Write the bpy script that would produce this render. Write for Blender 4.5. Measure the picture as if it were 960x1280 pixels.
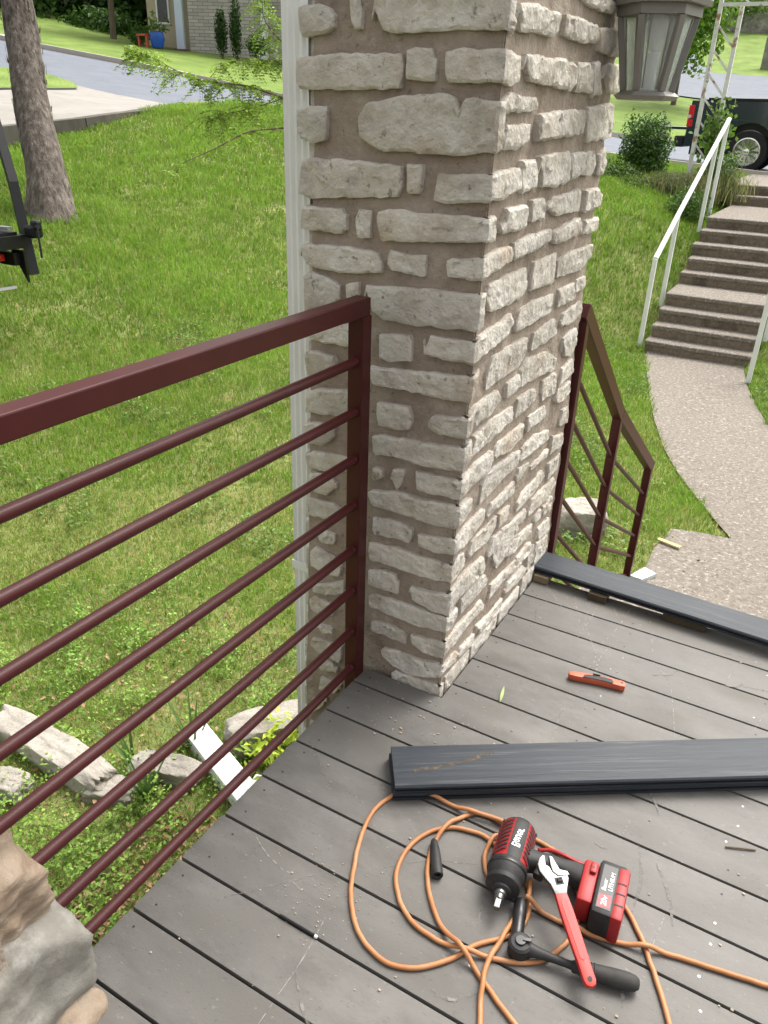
import bpy, bmesh, math, random
import numpy as np
from mathutils import Vector, Matrix, noise
for o in list(bpy.data.objects): bpy.data.objects.remove(o)
S = bpy.context.scene
COL = S.collection
rnd = random.Random(7)
rng = np.random.default_rng(11)
PI = math.pi
# ------------------------------------------------------------------ camera, sky, sun, exposure
CAM = Vector((0.0, 0.0, 1.49))
yaw, pitch, roll = (math.radians(a) for a in (-29.15, 27.03, -2.03))
fwd = Vector((math.sin(yaw)*math.cos(pitch), math.cos(yaw)*math.cos(pitch), -math.sin(pitch)))
rgt = Vector((math.cos(yaw), -math.sin(yaw), 0)); dwn = fwd.cross(rgt)
r2 = rgt*math.cos(roll)+dwn*math.sin(roll); d2 = dwn*math.cos(roll)-rgt*math.sin(roll)
cd = bpy.data.cameras.new('camera'); cam = bpy.data.objects.new('camera', cd); COL.objects.link(cam)
cd.sensor_fit = 'VERTICAL'; cd.sensor_height = 24.0; cd.lens = 970/1280*24
cd.clip_start = 0.02; cd.clip_end = 2000
m3 = Matrix((r2, -d2, -fwd)).transposed()
cam.matrix_world = Matrix.Translation(CAM) @ m3.to_4x4()
S.camera = cam
SUN_EL, SUN_AZ = math.radians(58), math.radians(14)      # azimuth from +Y towards +X
w = bpy.data.worlds.new('World'); S.world = w; w.use_nodes = True
nt = w.node_tree; bg = nt.nodes['Background']
sky = nt.nodes.new('ShaderNodeTexSky'); sky.sky_type = 'NISHITA'; sky.sun_disc = False
sky.sun_elevation = SUN_EL; sky.sun_rotation = SUN_AZ; sky.air_density = 1.0; sky.dust_density = 6.0; sky.ozone_density = 0.6
bw = nt.nodes.new('ShaderNodeRGBToBW'); mxw = nt.nodes.new('ShaderNodeMixRGB'); mxw.inputs[0].default_value = 0.85    # thin overcast: greyer sky
nt.links.new(sky.outputs[0], bw.inputs[0]); nt.links.new(sky.outputs[0], mxw.inputs[1]); nt.links.new(bw.outputs[0], mxw.inputs[2])
wm = nt.nodes.new('ShaderNodeMixRGB'); wm.blend_type = 'MULTIPLY'; wm.inputs[0].default_value = 1; wm.inputs[2].default_value = (1.015, 1.0, .97, 1)
nt.links.new(mxw.outputs[0], wm.inputs[1]); nt.links.new(wm.outputs[0], bg.inputs[0]); bg.inputs[1].default_value = 0.15
sl = bpy.data.lights.new('sun', 'SUN'); sl.energy = 0.5; sl.angle = math.radians(30); sl.color = (1.0, 0.94, 0.86)
so = bpy.data.objects.new('sun', sl); COL.objects.link(so)
sv = Vector((math.sin(SUN_AZ)*math.cos(SUN_EL), math.cos(SUN_AZ)*math.cos(SUN_EL), math.sin(SUN_EL)))
so.rotation_euler = sv.to_track_quat('Z', 'Y').to_euler()
S.view_settings.view_transform = 'Standard'; S.view_settings.look = 'None'
S.view_settings.gamma = 1; S.view_settings.use_curve_mapping = False
S.view_settings.exposure = 1.55
S.render.engine = 'CYCLES'
# ------------------------------------------------------------------ helpers: materials
def mat(name, cols, scale=6.0, rough=0.7, bump=0.0, bscale=60.0, metal=0.0, stretch=(1,1,1), spec=0.4,
        objrand=0.0, trans=0.0, spots=None, detail=6.0, bdist=0.004, coat=0.0, attr=None, rvar=0.0):
    m = bpy.data.materials.new(name); m.use_nodes = True
    t = m.node_tree; N = t.nodes; L = t.links; b = N['Principled BSDF']
    b.inputs['Roughness'].default_value = rough; b.inputs['Metallic'].default_value = metal
    b.inputs['Specular IOR Level'].default_value = spec
    if coat: b.inputs['Coat Weight'].default_value = coat; b.inputs['Coat Roughness'].default_value = 0.1
    tc = N.new('ShaderNodeTexCoord'); mp = N.new('ShaderNodeMapping'); mp.inputs['Scale'].default_value = stretch
    L.new(tc.outputs['Object'], mp.inputs[0]); vec = mp.outputs[0]
    oi = None
    if objrand:
        oi = N.new('ShaderNodeObjectInfo'); va = N.new('ShaderNodeVectorMath'); va.operation = 'ADD'
        sc = N.new('ShaderNodeMath'); sc.operation = 'MULTIPLY'; sc.inputs[1].default_value = 37.0
        L.new(oi.outputs['Random'], sc.inputs[0]); L.new(mp.outputs[0], va.inputs[0]); L.new(sc.outputs[0], va.inputs[1]); vec = va.outputs[0]
    nz = N.new('ShaderNodeTexNoise'); nz.inputs['Scale'].default_value = scale; nz.inputs['Detail'].default_value = detail
    nz.inputs['Roughness'].default_value = 0.62
    L.new(vec, nz.inputs['Vector'])
    rp = N.new('ShaderNodeValToRGB'); e = rp.color_ramp.elements
    n = len(cols)
    while len(e) < n: e.new(0.5)
    for i, c in enumerate(cols):
        e[i].position = 0.5 if n == 1 else 0.3+0.4*i/(n-1); e[i].color = (*c, 1)
    if n == 1: e[0].color = e[1].color = (*cols[0], 1)
    L.new(nz.outputs['Fac'], rp.inputs[0]); out = rp.outputs[0]
    if spots:                                   # (colour, scale, lo, hi, amount)
        for c, s, lo, hi, am in spots:
            n2 = N.new('ShaderNodeTexNoise'); n2.inputs['Scale'].default_value = s; n2.inputs['Detail'].default_value = 5
            n2.inputs['Roughness'].default_value = 0.65
            L.new(vec, n2.inputs['Vector'])
            mr = N.new('ShaderNodeMapRange'); mr.inputs[1].default_value = lo; mr.inputs[2].default_value = hi; mr.inputs[4].default_value = am
            L.new(n2.outputs['Fac'], mr.inputs[0])
            mx = N.new('ShaderNodeMixRGB'); mx.inputs[2].default_value = (*c, 1)
            L.new(mr.outputs[0], mx.inputs[0]); L.new(out, mx.inputs[1]); out = mx.outputs[0]
    if attr:
        at = N.new('ShaderNodeAttribute'); at.attribute_name = attr
        mx = N.new('ShaderNodeMixRGB'); mx.blend_type = 'MULTIPLY'; mx.inputs[0].default_value = 1
        L.new(out, mx.inputs[1]); L.new(at.outputs['Color'], mx.inputs[2]); out = mx.outputs[0]
    if objrand:
        hs = N.new('ShaderNodeHueSaturation'); mr = N.new('ShaderNodeMapRange')
        mr.inputs[3].default_value = 1-objrand; mr.inputs[4].default_value = 1+objrand
        L.new(oi.outputs['Random'], mr.inputs[0]); L.new(mr.outputs[0], hs.inputs['Value']); L.new(out, hs.inputs['Color']); out = hs.outputs[0]
    L.new(out, b.inputs['Base Color'])
    if rvar:
        mr = N.new('ShaderNodeMapRange'); mr.inputs[1].default_value = .3; mr.inputs[2].default_value = .7
        mr.inputs[3].default_value = rough-rvar; mr.inputs[4].default_value = rough+rvar
        n4 = N.new('ShaderNodeTexNoise'); n4.inputs['Scale'].default_value = 7; n4.inputs['Detail'].default_value = 6; L.new(vec, n4.inputs['Vector'])
        L.new(n4.outputs['Fac'], mr.inputs[0]); L.new(mr.outputs[0], b.inputs['Roughness'])
    if bump:
        n3 = N.new('ShaderNodeTexNoise'); n3.inputs['Scale'].default_value = bscale; n3.inputs['Detail'].default_value = 8
        n3.inputs['Roughness'].default_value = 0.65
        L.new(vec, n3.inputs['Vector'])
        bp = N.new('ShaderNodeBump'); bp.inputs['Strength'].default_value = bump; bp.inputs['Distance'].default_value = bdist
        L.new(n3.outputs['Fac'], bp.inputs['Height']); L.new(bp.outputs[0], b.inputs['Normal'])
    if trans:
        tr = N.new('ShaderNodeBsdfTranslucent'); ms = N.new('ShaderNodeMixShader'); ms.inputs[0].default_value = trans
        L.new(out, tr.inputs[0]); L.new(b.outputs[0], ms.inputs[1]); L.new(tr.outputs[0], ms.inputs[2])
        L.new(ms.outputs[0], N['Material Output'].inputs[0])
    return m
# ------------------------------------------------------------------ helpers: meshes and objects
class MB:
    def __init__(s): s.v = []; s.f = []
    def add(s, vs, fs):
        o = len(s.v); s.v += [tuple(v) for v in vs]; s.f += [tuple(i+o for i in f) for f in fs]; return s
    def box(s, x0, x1, y0, y1, z0, z1, M=None, bev=0.0):
        if bev > 0:
            b = min(bev, .45*(x1-x0), .45*(y1-y0), .45*(z1-z0)); bm = bmesh.new()
            bmesh.ops.create_cube(bm, size=1)
            for v in bm.verts: v.co = Vector(((x0+x1)/2+v.co.x*(x1-x0), (y0+y1)/2+v.co.y*(y1-y0), (z0+z1)/2+v.co.z*(z1-z0)))
            bmesh.ops.bevel(bm, geom=bm.edges[:], offset=b, segments=2, affect='EDGES', profile=.5)
            bm.verts.ensure_lookup_table(); vs = [v.co.copy() for v in bm.verts]; fs = [[v.index for v in f.verts] for f in bm.faces]; bm.free()
        else:
            vs = [Vector((x, y, z)) for z in (z0, z1) for y in (y0, y1) for x in (x0, x1)]
            fs = [(0,2,3,1),(4,5,7,6),(0,1,5,4),(2,6,7,3),(0,4,6,2),(1,3,7,5)]
        if M: vs = [M @ v for v in vs]
        return s.add(vs, fs)
    def bar(s, a, b, w, h, up=(0,0,1), bev=0.0):           # rectangular bar between two points
        a = Vector(a); b = Vector(b); d = b-a; L = d.length; d.normalize()
        u = Vector(up); x = d.cross(u)
        if x.length < 1e-4: x = d.cross(Vector((1,0,0)))
        x.normalize(); z = x.cross(d)
        M = Matrix.Translation(a) @ Matrix((x, d, z)).transposed().to_4x4()
        return s.box(-w/2, w/2, 0, L, -h/2, h/2, M, bev)
    def tube(s, pts, r, n=10, cap=True):
        pts = [Vector(p) for p in pts]; rs = r if isinstance(r, (list, tuple)) else [r]*len(pts)
        o = len(s.v); N = len(pts); ref = None
        for i, p in enumerate(pts):
            t = (pts[min(i+1, N-1)]-pts[max(i-1, 0)]).normalized()
            if ref is None: ref = t.cross(Vector((0,0,1)) if abs(t.z) < .9 else Vector((1,0,0))).normalized()
            x = (ref-t*ref.dot(t)).normalized(); ref = x; y = t.cross(x)
            for k in range(n):
                a = 2*PI*k/n; s.v.append(tuple(p+(x*math.cos(a)+y*math.sin(a))*rs[i]))
        for i in range(N-1):
            for k in range(n):
                a = o+i*n+k; b = o+i*n+(k+1) % n; s.f.append((a, b, b+n, a+n))
        if cap: s.f.append(tuple(o+k for k in range(n-1, -1, -1))); s.f.append(tuple(o+(N-1)*n+k for k in range(n)))
        return s
    def lathe(s, a, d, prof, n=20, ang=(0, 2*PI), up=None):   # prof: (t along d, radius)
        a = Vector(a); d = Vector(d).normalized(); x = Vector(up) if up else (Vector((0,0,1)) if abs(d.z) < .9 else Vector((1,0,0)))
        x = (x-d*x.dot(d)).normalized(); y = d.cross(x); o = len(s.v); full = abs(ang[1]-ang[0]-2*PI) < 1e-6; m = n if full else n+1
        for t, r in prof:
            for k in range(m):
                q = ang[0]+(ang[1]-ang[0])*k/n; s.v.append(tuple(a+d*t+(x*math.cos(q)+y*math.sin(q))*r))
        for i in range(len(prof)-1):
            for k in range(n):
                p = o+i*m+k; q = o+i*m+(k+1) % m; s.f.append((p, q, q+m, p+m))
        return s
    def prism(s, poly, z0, z1, M=None, bev=0.0):
        bm = bmesh.new(); vs = [bm.verts.new((x, y, z0)) for x, y in poly]; f = bm.faces.new(vs)
        r = bmesh.ops.extrude_face_region(bm, geom=[f])
        for g in r['geom']:
            if isinstance(g, bmesh.types.BMVert): g.co.z = z1
        bmesh.ops.recalc_face_normals(bm, faces=bm.faces[:])
        if bev:
            es = [e for e in bm.edges if abs(e.verts[0].co.z-e.verts[1].co.z) < 1e-7]
            bmesh.ops.bevel(bm, geom=es, offset=bev, segments=2, affect='EDGES', profile=.6)
        bmesh.ops.triangulate(bm, faces=[f for f in bm.faces if len(f.verts) > 4])
        bm.verts.index_update(); v2 = [v.co.copy() for v in bm.verts]; fs = [[v.index for v in f.verts] for f in bm.faces]; bm.free()
        if M: v2 = [M @ v for v in v2]
        return s.add(v2, fs)
    def mesh(s, name):
        me = bpy.data.meshes.new(name); me.from_pydata(s.v, [], s.f); return me
def ob(name, mb, material, parent=None, smooth=False, sharp=None):
    me = mb.mesh(name) if isinstance(mb, MB) else mb
    if material and not me.materials: me.materials.append(material)
    if isinstance(mb, MB):
        bm = bmesh.new(); bm.from_mesh(me); bmesh.ops.recalc_face_normals(bm, faces=bm.faces[:]); bm.to_mesh(me); bm.free()
    if smooth:
        me.polygons.foreach_set('use_smooth', [True]*len(me.polygons))
        if sharp: me.set_sharp_from_angle(angle=math.radians(sharp))
    o = bpy.data.objects.new(name, me); COL.objects.link(o)
    if parent: o.parent = parent; o.matrix_parent_inverse = Matrix.Translation(-parent.location) if parent.type == 'EMPTY' else Matrix()
    return o
def thing(name, label, cat, loc=(0,0,0), group=None):
    o = bpy.data.objects.new(name, None); COL.objects.link(o); o.location = loc; o.empty_display_size = .1
    return tag(o, label, cat, group)
def tag(o, label, cat, group=None):
    o['label'] = label; o['category'] = cat
    if group: o['group'] = group
    return o
def kind(o, k): o['kind'] = k; return o
def np_mesh(name, V, loops, nper, material, tint=None):     # fast mesh from arrays; all faces nper-gons
    me = bpy.data.meshes.new(name); nv = len(V); nf = len(loops)//nper
    me.vertices.add(nv); me.vertices.foreach_set('co', np.ascontiguousarray(V, dtype=np.float32).ravel())
    me.loops.add(len(loops)); me.loops.foreach_set('vertex_index', np.ascontiguousarray(loops, dtype=np.int32))
    me.polygons.add(nf); me.polygons.foreach_set('loop_start', np.arange(0, nf*nper, nper, dtype=np.int32))
    me.update(calc_edges=True); me.materials.append(material)
    if tint is not None:
        a = me.color_attributes.new('tint', 'FLOAT_COLOR', 'POINT')
        c = np.ones((nv, 4), np.float32); c[:, :3] = tint; a.data.foreach_set('color', c.ravel())
    return me
def fbm(p, f, o=3):
    r = 0; a = 1
    for i in range(o): r += a*noise.noise(p*f+Vector((i*7.1, i*3.3, i*5.7))); a *= .5; f *= 2.1
    return r
def spline(pts, n=8):                                         # Catmull-Rom through 3D points
    P = [Vector(p) for p in pts]; P = [P[0]*2-P[1]]+P+[P[-1]*2-P[-2]]; out = []
    for i in range(1, len(P)-2):
        for k in range(n):
            t = k/n; a, b, c, d = P[i-1:i+3]
            out.append(.5*((2*b)+(c-a)*t+(2*a-5*b+4*c-d)*t*t+(3*b-a-3*c+d)*t**3))
    out.append(P[-2]); return out
def tps(pts):
    P = np.array(pts, float); n = len(P); xy = P[:, :2]
    def U(d2): return np.where(d2 > 0, .5*d2*np.log(np.maximum(d2, 1e-12)), 0)
    K = U(((xy[:, None]-xy[None])**2).sum(-1))+np.eye(n)*.02; Q = np.c_[np.ones(n), xy]
    A = np.block([[K, Q], [Q.T, np.zeros((3, 3))]]); c = np.linalg.solve(A, np.r_[P[:, 2], 0, 0, 0])
    def h(x, y):
        x = np.atleast_1d(np.asarray(x, float)); y = np.atleast_1d(np.asarray(y, float))
        d = (x[:, None]-xy[:, 0])**2+(y[:, None]-xy[:, 1])**2
        return U(d) @ c[:n]+c[n]+c[n+1]*x+c[n+2]*y
    return h
def inpoly(x, y, poly):
    x = np.asarray(x); y = np.asarray(y); r = np.zeros(x.shape, bool); n = len(poly)
    for i in range(n):
        x1, y1 = poly[i][:2]; x2, y2 = poly[(i+1) % n][:2]
        c = ((y1 > y) != (y2 > y)) & (x < (x2-x1)*(y-y1)/((y2-y1) if y2 != y1 else 1e-9)+x1); r ^= c
    return r
# ------------------------------------------------------------------ materials
M_stone = mat('limestone', [(.52,.46,.38),(.68,.63,.55),(.78,.745,.68)], 9, .85, 1, 75, objrand=.10, bdist=.012,
              spots=[((.82,.80,.75), 26, .54, .66, .45), ((.34,.30,.255), 13, .55, .68, .5), ((.46,.31,.18), 3.6, .57, .70, .5), ((.17,.15,.13), 46, .61, .68, .7)])
M_mortar = mat('mortar', [(.315,.25,.198),(.385,.315,.252),(.44,.37,.305)], 9, .95, 1, 90, bdist=.008,
               spots=[((.20,.155,.118), 5, .52, .70, .55), ((.50,.44,.37), 18, .56, .68, .5), ((.15,.115,.085), 60, .60, .68, .6)])
M_rock = mat('weathered_rock', [(.26,.235,.20),(.35,.32,.28),(.43,.40,.355)], 8, .9, 1, 50, objrand=.08, bdist=.008,
             spots=[((.20,.19,.17), 14, .55, .7, .6), ((.16,.19,.08), 5, .6, .75, .4)])
M_rail = mat('maroon_paint', [(.050,.0085,.0085),(.062,.0108,.0108)], 12, .42, .15, 90, spec=.28, bdist=.001)
M_deck = mat('grey_decking', [(.100,.0945,.0865),(.124,.118,.109),(.146,.140,.130)], 14.0, .6, .8, 260, stretch=(.6,1.4,1), spec=.45,
             objrand=.05, bdist=.0006, rvar=.10, spots=[((.19,.182,.168), 5, .54, .74, .55), ((.072,.064,.050), 3.5, .54, .72, .55), ((.27,.26,.245), 110, .64, .70, .6), ((.06,.055,.046), 150, .60, .68, .5)])
M_dark = mat('charcoal_decking', [(.019,.024,.031),(.03,.036,.045)], 6, .5, 1, 30, stretch=(.06,1.6,1.6), spec=.3, bdist=.003,
             spots=[((.12,.125,.13), 46, .55, .70, .5)])
M_joist = mat('joist_timber', [(.16,.12,.075),(.23,.175,.11)], 5, .85, .4, 40, stretch=(1,.2,1))
M_void = mat('under_deck_shade', [(.05,.042,.03),(.08,.066,.048)], 8, .95, .5, 30)  # dark tone standing in for the shade below the deck
M_white = mat('white_metal', [(.78,.79,.78),(.84,.85,.84)], 4, .4, .05, 80, spots=[((.55,.52,.46), 5, .64, .8, .35)])
M_concrete = mat('aggregate_concrete', [(.145,.122,.098),(.20,.174,.145),(.25,.222,.19)], 36, .9, 1, 90, bdist=.008, detail=3,
                 spots=[((.10,.084,.068), 44, .56, .62, .7), ((.38,.35,.31), 34, .57, .62, .8), ((.16,.135,.11), 1.6, .55, .75, .5)])
M_riser = mat('stained_concrete', [(.14,.108,.078),(.205,.165,.122),(.26,.215,.167)], 30, .95, .9, 90, bdist=.008,
              spots=[((.05,.04,.03), 3, .5, .7, .7)])
M_drive = mat('driveway_concrete', [(.25,.235,.21),(.31,.29,.265)], 1.2, .9, .3, 30, spots=[((.19,.175,.155), 2.5, .52, .72, .6)])
M_asphalt = mat('asphalt', [(.115,.13,.16),(.15,.165,.195)], 1.5, .85, .5, 40, bdist=.01, spots=[((.30,.31,.33), 30, .6, .7, .5)])
M_lawn = mat('lawn_soil', [(.11,.15,.03),(.18,.22,.055),(.27,.27,.11)], 2.2, .95, .8, 35, bdist=.03, spots=[((.30,.25,.15), 7, .56, .72, .5)])
M_farlawn = mat('far_lawn', [(.10,.165,.026),(.155,.235,.038),(.21,.28,.06)], .9, .95, 1, 14, bdist=.05)
M_hill = mat('hillside_cover', [(.035,.07,.014),(.07,.12,.025)], 3, .95, 1, 8, bdist=.1)
M_grass = mat('grass_blades', [(.165,.28,.033),(.215,.345,.05)], 1.1, .62, attr='tint', trans=.45, spec=.25)
M_leaf = mat('leaf', [(.075,.14,.022),(.125,.205,.035)], 2, .5, attr='tint', trans=.35, spec=.35)
M_bark = mat('grey_bark', [(.06,.047,.038),(.16,.132,.112),(.31,.27,.235)], 16, .95, 1, 40, stretch=(1.4,1.4,.3), bdist=.03)
M_twig = mat('twig_bark', [(.10,.075,.05),(.16,.125,.09)], 9, .9)
M_black = mat('black_paint', [(.005,.005,.006),(.009,.009,.010)], 7, .4, spec=.35)
# ------------------------------------------------------------------ ground and setting
LP = [(-3,1,-.95),(-1.2,1,-.95),(0,1,-.97),(2.5,1,-.97),(-1.3,2.5,-.95),(-3,2,-.92),(-4.6,1.2,-.75),(-6,4.3,-.40),(-8.1,6.38,.34),(-4,5,-.68),
      (-10.95,7.9,.80),(-11,9.6,1.08),(-11.2,10.8,1.34),(-11.8,13.3,1.50),(-11.6,14.9,1.58),(-8,9.5,.62),(-7,17.4,1.08),(-4,18.2,.78),(-2.3,18.7,.64),(3,18.9,.5),
      (-2.1,9.6,-.97),(-1.26,9.6,-.985),(-1.26,9.0,-.985),(-2.1,10.6,-.58),(-2.1,12.3,.14),(-2.1,13.4,.22),(-2.1,14.8,.38),(-.4,13.4,.15),(-1.26,10.9,-.8),(-1.26,12.2,-.15),(-1.26,13.6,-.02),(-1.26,14.8,.15),(-.4,9.6,-.98),(-.4,10.6,-.6),(-.4,12.3,.1),(-.4,14.8,.34),(2,12,.1),
      (-.7,4.5,-.98),(-1.2,6.5,-.98),(0,6,-.99),(2.5,6,-1.0),(-2.4,6,-.95),(-3.2,8.2,-.75),(-5,12,.4),(-9.5,3,.1),(-13,6,.75)]
hl = tps(LP)
def sheet(name, poly, zf, material, step, dz=0.0, parent=None):   # flat-ish sheet with polygon outline, cut on a grid
    xs = [p[0] for p in poly]; ys = [p[1] for p in poly]; bm = bmesh.new()
    bm.faces.new([bm.verts.new((p[0], p[1], 0)) for p in poly])
    a = min(xs)+step
    while a < max(xs): bmesh.ops.bisect_plane(bm, geom=bm.verts[:]+bm.edges[:]+bm.faces[:], plane_co=(a,0,0), plane_no=(1,0,0)); a += step
    a = min(ys)+step
    while a < max(ys): bmesh.ops.bisect_plane(bm, geom=bm.verts[:]+bm.edges[:]+bm.faces[:], plane_co=(0,a,0), plane_no=(0,1,0)); a += step
    bm.verts.ensure_lookup_table(); h = zf([v.co.x for v in bm.verts], [v.co.y for v in bm.verts])
    for v, z in zip(bm.verts, h): v.co.z = float(z)+dz
    bmesh.ops.recalc_face_normals(bm, faces=bm.faces[:])
    if sum(f.normal.z for f in bm.faces) < 0: bmesh.ops.reverse_faces(bm, faces=bm.faces[:])
    me = bpy.data.meshes.new(name); bm.to_mesh(me); bm.free(); me.materials.append(material)
    me.polygons.foreach_set('use_smooth', [True]*len(me.polygons))
    o = bpy.data.objects.new(name, me); COL.objects.link(o)
    if parent: o.parent = parent
    return o
LAWN = [(6,-3),(6,18.85),(-2.2,18.75),(-4,18.25),(-7,17.45),(-9.6,16.4),(-11.7,15.05),(-12.85,14.0),(-12.1,12.6),(-11.42,10.94),(-11.28,9.67),(-11.36,8.0),(-11.6,5),(-11.6,-3)]
kind(sheet('lawn', LAWN, hl, M_lawn, .35), 'structure')
# street: stations of near edge / far edge
NEAR = [(30,19.5,.0),(14,19.4,.25),(4,19.1,.5),(-2,18.8,.63),(-5,18,.86),(-9,16.7,1.22),(-12.9,14.02,1.505),(-14.52,13.87,1.68),(-16.03,13.78,1.87),(-17.56,14.3,2.03),(-20.1,14.9,2.25),(-27,14,2.9)]
FAR = [(30,32,.4),(14,32,.6),(2,31.6,.8),(-6.5,30.74,.925),(-8.33,28.58,1.16),(-12.5,25,1.5),(-16.38,21.94,1.87),(-19,20.76,2.35),(-21.2,20.34,2.67),(-24.3,19.5,3.1),(-26.4,19.8,3.39),(-34,19,4.3)]
b = MB(); n = 6
for a, c in zip(NEAR, FAR):
    for k in range(n+1): b.v.append(tuple(Vector(a).lerp(Vector(c), k/n)))
for i in range(len(NEAR)-1):
    for k in range(n): q = i*(n+1)+k; b.f.append((q, q+1, q+n+2, q+n+1))
kind(ob('street', b, M_asphalt, smooth=True), 'structure')
M_kerb = mat('kerb_concrete', [(.40,.36,.31),(.48,.44,.385)], 1.5, .9)
def kerb(name, line, wdt, h):
    b = MB()
    for p, q in zip(line[:-1], line[1:]): b.bar(Vector(p)+Vector((0,0,h/2-.04)), Vector(q)+Vector((0,0,h/2-.04)), wdt, h+.08)
    return kind(ob(name, b, M_kerb), 'structure')
kerb('far_kerb', FAR, .32, .13)
kerb('near_kerb', NEAR[:6], .25, .10)
HP = [(*p[:2], p[2]+.05) for p in FAR]+[(-9.65,47,3.15),(-5.3,46.6,2.75),(-10.6,57.7,4.7),(-6.9,57.1,4.6),(-11.6,67.3,6.7),(-9.4,73.1,7.9),(-25.6,28.1,3.6),(-22.5,28.4,3.3),(-28,28.8,3.9),
      (-8.2,31.5,1.3),(-45,24,6.2),(-45,45,9),(30,50,2),(30,90,7),(-60,95,14),(-22,60,7),(-120,30,14),(-120,120,26),(60,120,12),(0,140,16)]
hh = tps(HP)
HILL = [(p[0], p[1]) for p in FAR]+[(-60,17),(-130,17),(-130,150),(80,150),(80,32)]
kind(sheet('hill', HILL, hh, M_farlawn, 2.5), 'structure')
# driveway, retaining wall, grass island
hd = tps([(-11.35,8.26,1.15),(-11.25,9.67,1.28),(-11.4,10.94,1.40),(-12.0,12.57,1.48),(-12.9,14.02,1.51),(-16.03,13.78,1.88),(-15.54,13.35,1.78),(-14.98,11.04,1.69),(-14.6,7,1.35),(-11.6,6,.95),(-18.6,13.8,2.16),(-20,9,1.9),(-20,14.9,2.25)])
DRV = [(-11.6,6),(-11.35,8.26),(-11.25,9.67),(-11.4,10.94),(-12.0,12.57),(-12.9,14.02),(-14.5,13.9),(-16.03,13.78),(-15.54,13.35),(-14.98,11.04),(-14.6,7),(-14.6,6)]
kind(sheet('driveway', DRV, hd, M_drive, .6, .01), 'structure')
ISL = [(-15.52,13.4),(-16.05,13.77),(-17.56,14.28),(-20.1,14.88),(-27,13.9),(-27,6),(-14.6,6),(-14.6,7),(-14.98,11.04)]
kind(sheet('verge', ISL, lambda x, y: hd(x, y), M_farlawn, .6, .05), 'structure')
b = MB(); ln = [(-11.6,5),(-11.34,8.2),(-11.24,9.67),(-11.38,10.94),(-11.9,12.3)]
for p, q in zip(ln[:-1], ln[1:]):
    for k in range(4):
        a = Vector((*p, 0)).lerp(Vector((*q, 0)), k/4); c = Vector((*p, 0)).lerp(Vector((*q, 0)), (k+1)/4)
        za, zc = float(hd(a.x, a.y)[0])+.03, float(hd(c.x, c.y)[0])+.03; d = (c-a).normalized(); nn = Vector((d.y, -d.x, 0))*.12
        vs = [a+nn, c+nn, c-nn, a-nn]; zz = [za, zc, zc, za]; o = len(b.v)
        b.add([(v.x, v.y, z) for v, z in zip(vs, zz)]+[(v.x, v.y, z-.9) for v, z in zip(vs, zz)], [(0,1,2,3),(0,4,5,1),(2,6,7,3),(1,5,6,2),(0,3,7,4)])
M_wallc = mat('stained_wall_concrete', [(.065,.058,.048),(.13,.118,.10)], 3, .95, .4, 30, stretch=(1,1,.4))
tag(ob('retaining_wall', b, M_wallc), 'low stained concrete retaining wall along the driveway edge', 'wall')
# walkway
WALK = [(-1.83,9.75),(-1.81,9.57),(-1.6,8.75),(-1.416,8.07),(-1.18,7.25),(-.945,6.56),(-.74,6.1),(-.528,5.71),(-.36,5.42),(-.20,5.16),(-.40,5.13),(-.572,5.08),(-.60,4.86),(-.612,4.66),(-.60,4.4),(-.60,3.7),(2.5,3.7),(2.5,6.4),(.9,6.5),(.25,7.0),(-.1,7.5),(-.263,7.87),(-.439,8.456),(-.6,9.1),(-.70,9.6),(-.70,9.75)]
kind(sheet('walkway', WALK, hl, M_concrete, .4, .022), 'structure')
# ------------------------------------------------------------------ garden steps up to the street
YS = [9.70,9.92,10.16,10.42,11.20,11.46,11.75,12.05,12.35,14.60,14.88]; Z0, RH = -.98, .15
st = thing('garden_steps', 'long flight of exposed aggregate concrete steps climbing to the street', 'steps', (-1.26,9.7,-.98))
XL = [-1.86,-1.85,-1.85,-1.85,-1.86,-1.84,-1.87,-1.85,-1.84,-1.92,-1.93]
for i, y in enumerate(YS):
    yn = YS[i+1] if i+1 < len(YS) else 16.0; zt = Z0+RH*(i+1); xl = XL[i]; xr = -.67
    b = MB(); b.box(xl, xr, y, yn+.04, zt-RH-.3, zt-.045); ri = ob('riser', b, M_riser, st)
    # nosing slab, slightly uneven front edge
    b = MB(); N = 14; vs = []; fs = []
    for k in range(N+1):
        x = xl-.006+(xr-xl+.012)*k/N; j = .010*noise.noise(Vector((x*6, i*3.1, 0)))
        for yy, zz in ((y-.018+j, zt-.045), (y-.018+j, zt-.008), (y-.008+j, zt), (yn+.02, zt+.006)): vs.append((x, yy, zz+.004*noise.noise(Vector((x*3, yy, i)))))
    for k in range(N):
        for q in range(3): a = k*4+q; fs.append((a, a+4, a+5, a+1))
    fs += [(3,2,1,0), tuple(N*4+q for q in range(4))]
    b.add(vs, fs); ob('tread', b, M_concrete, st)
kind(sheet('pavement', [(-2.1,16.0),(.4,16.0),(.4,18.78),(-2.1,18.68)], lambda x, y: np.full(len(x), .672), M_concrete, .5), 'structure')
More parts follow.
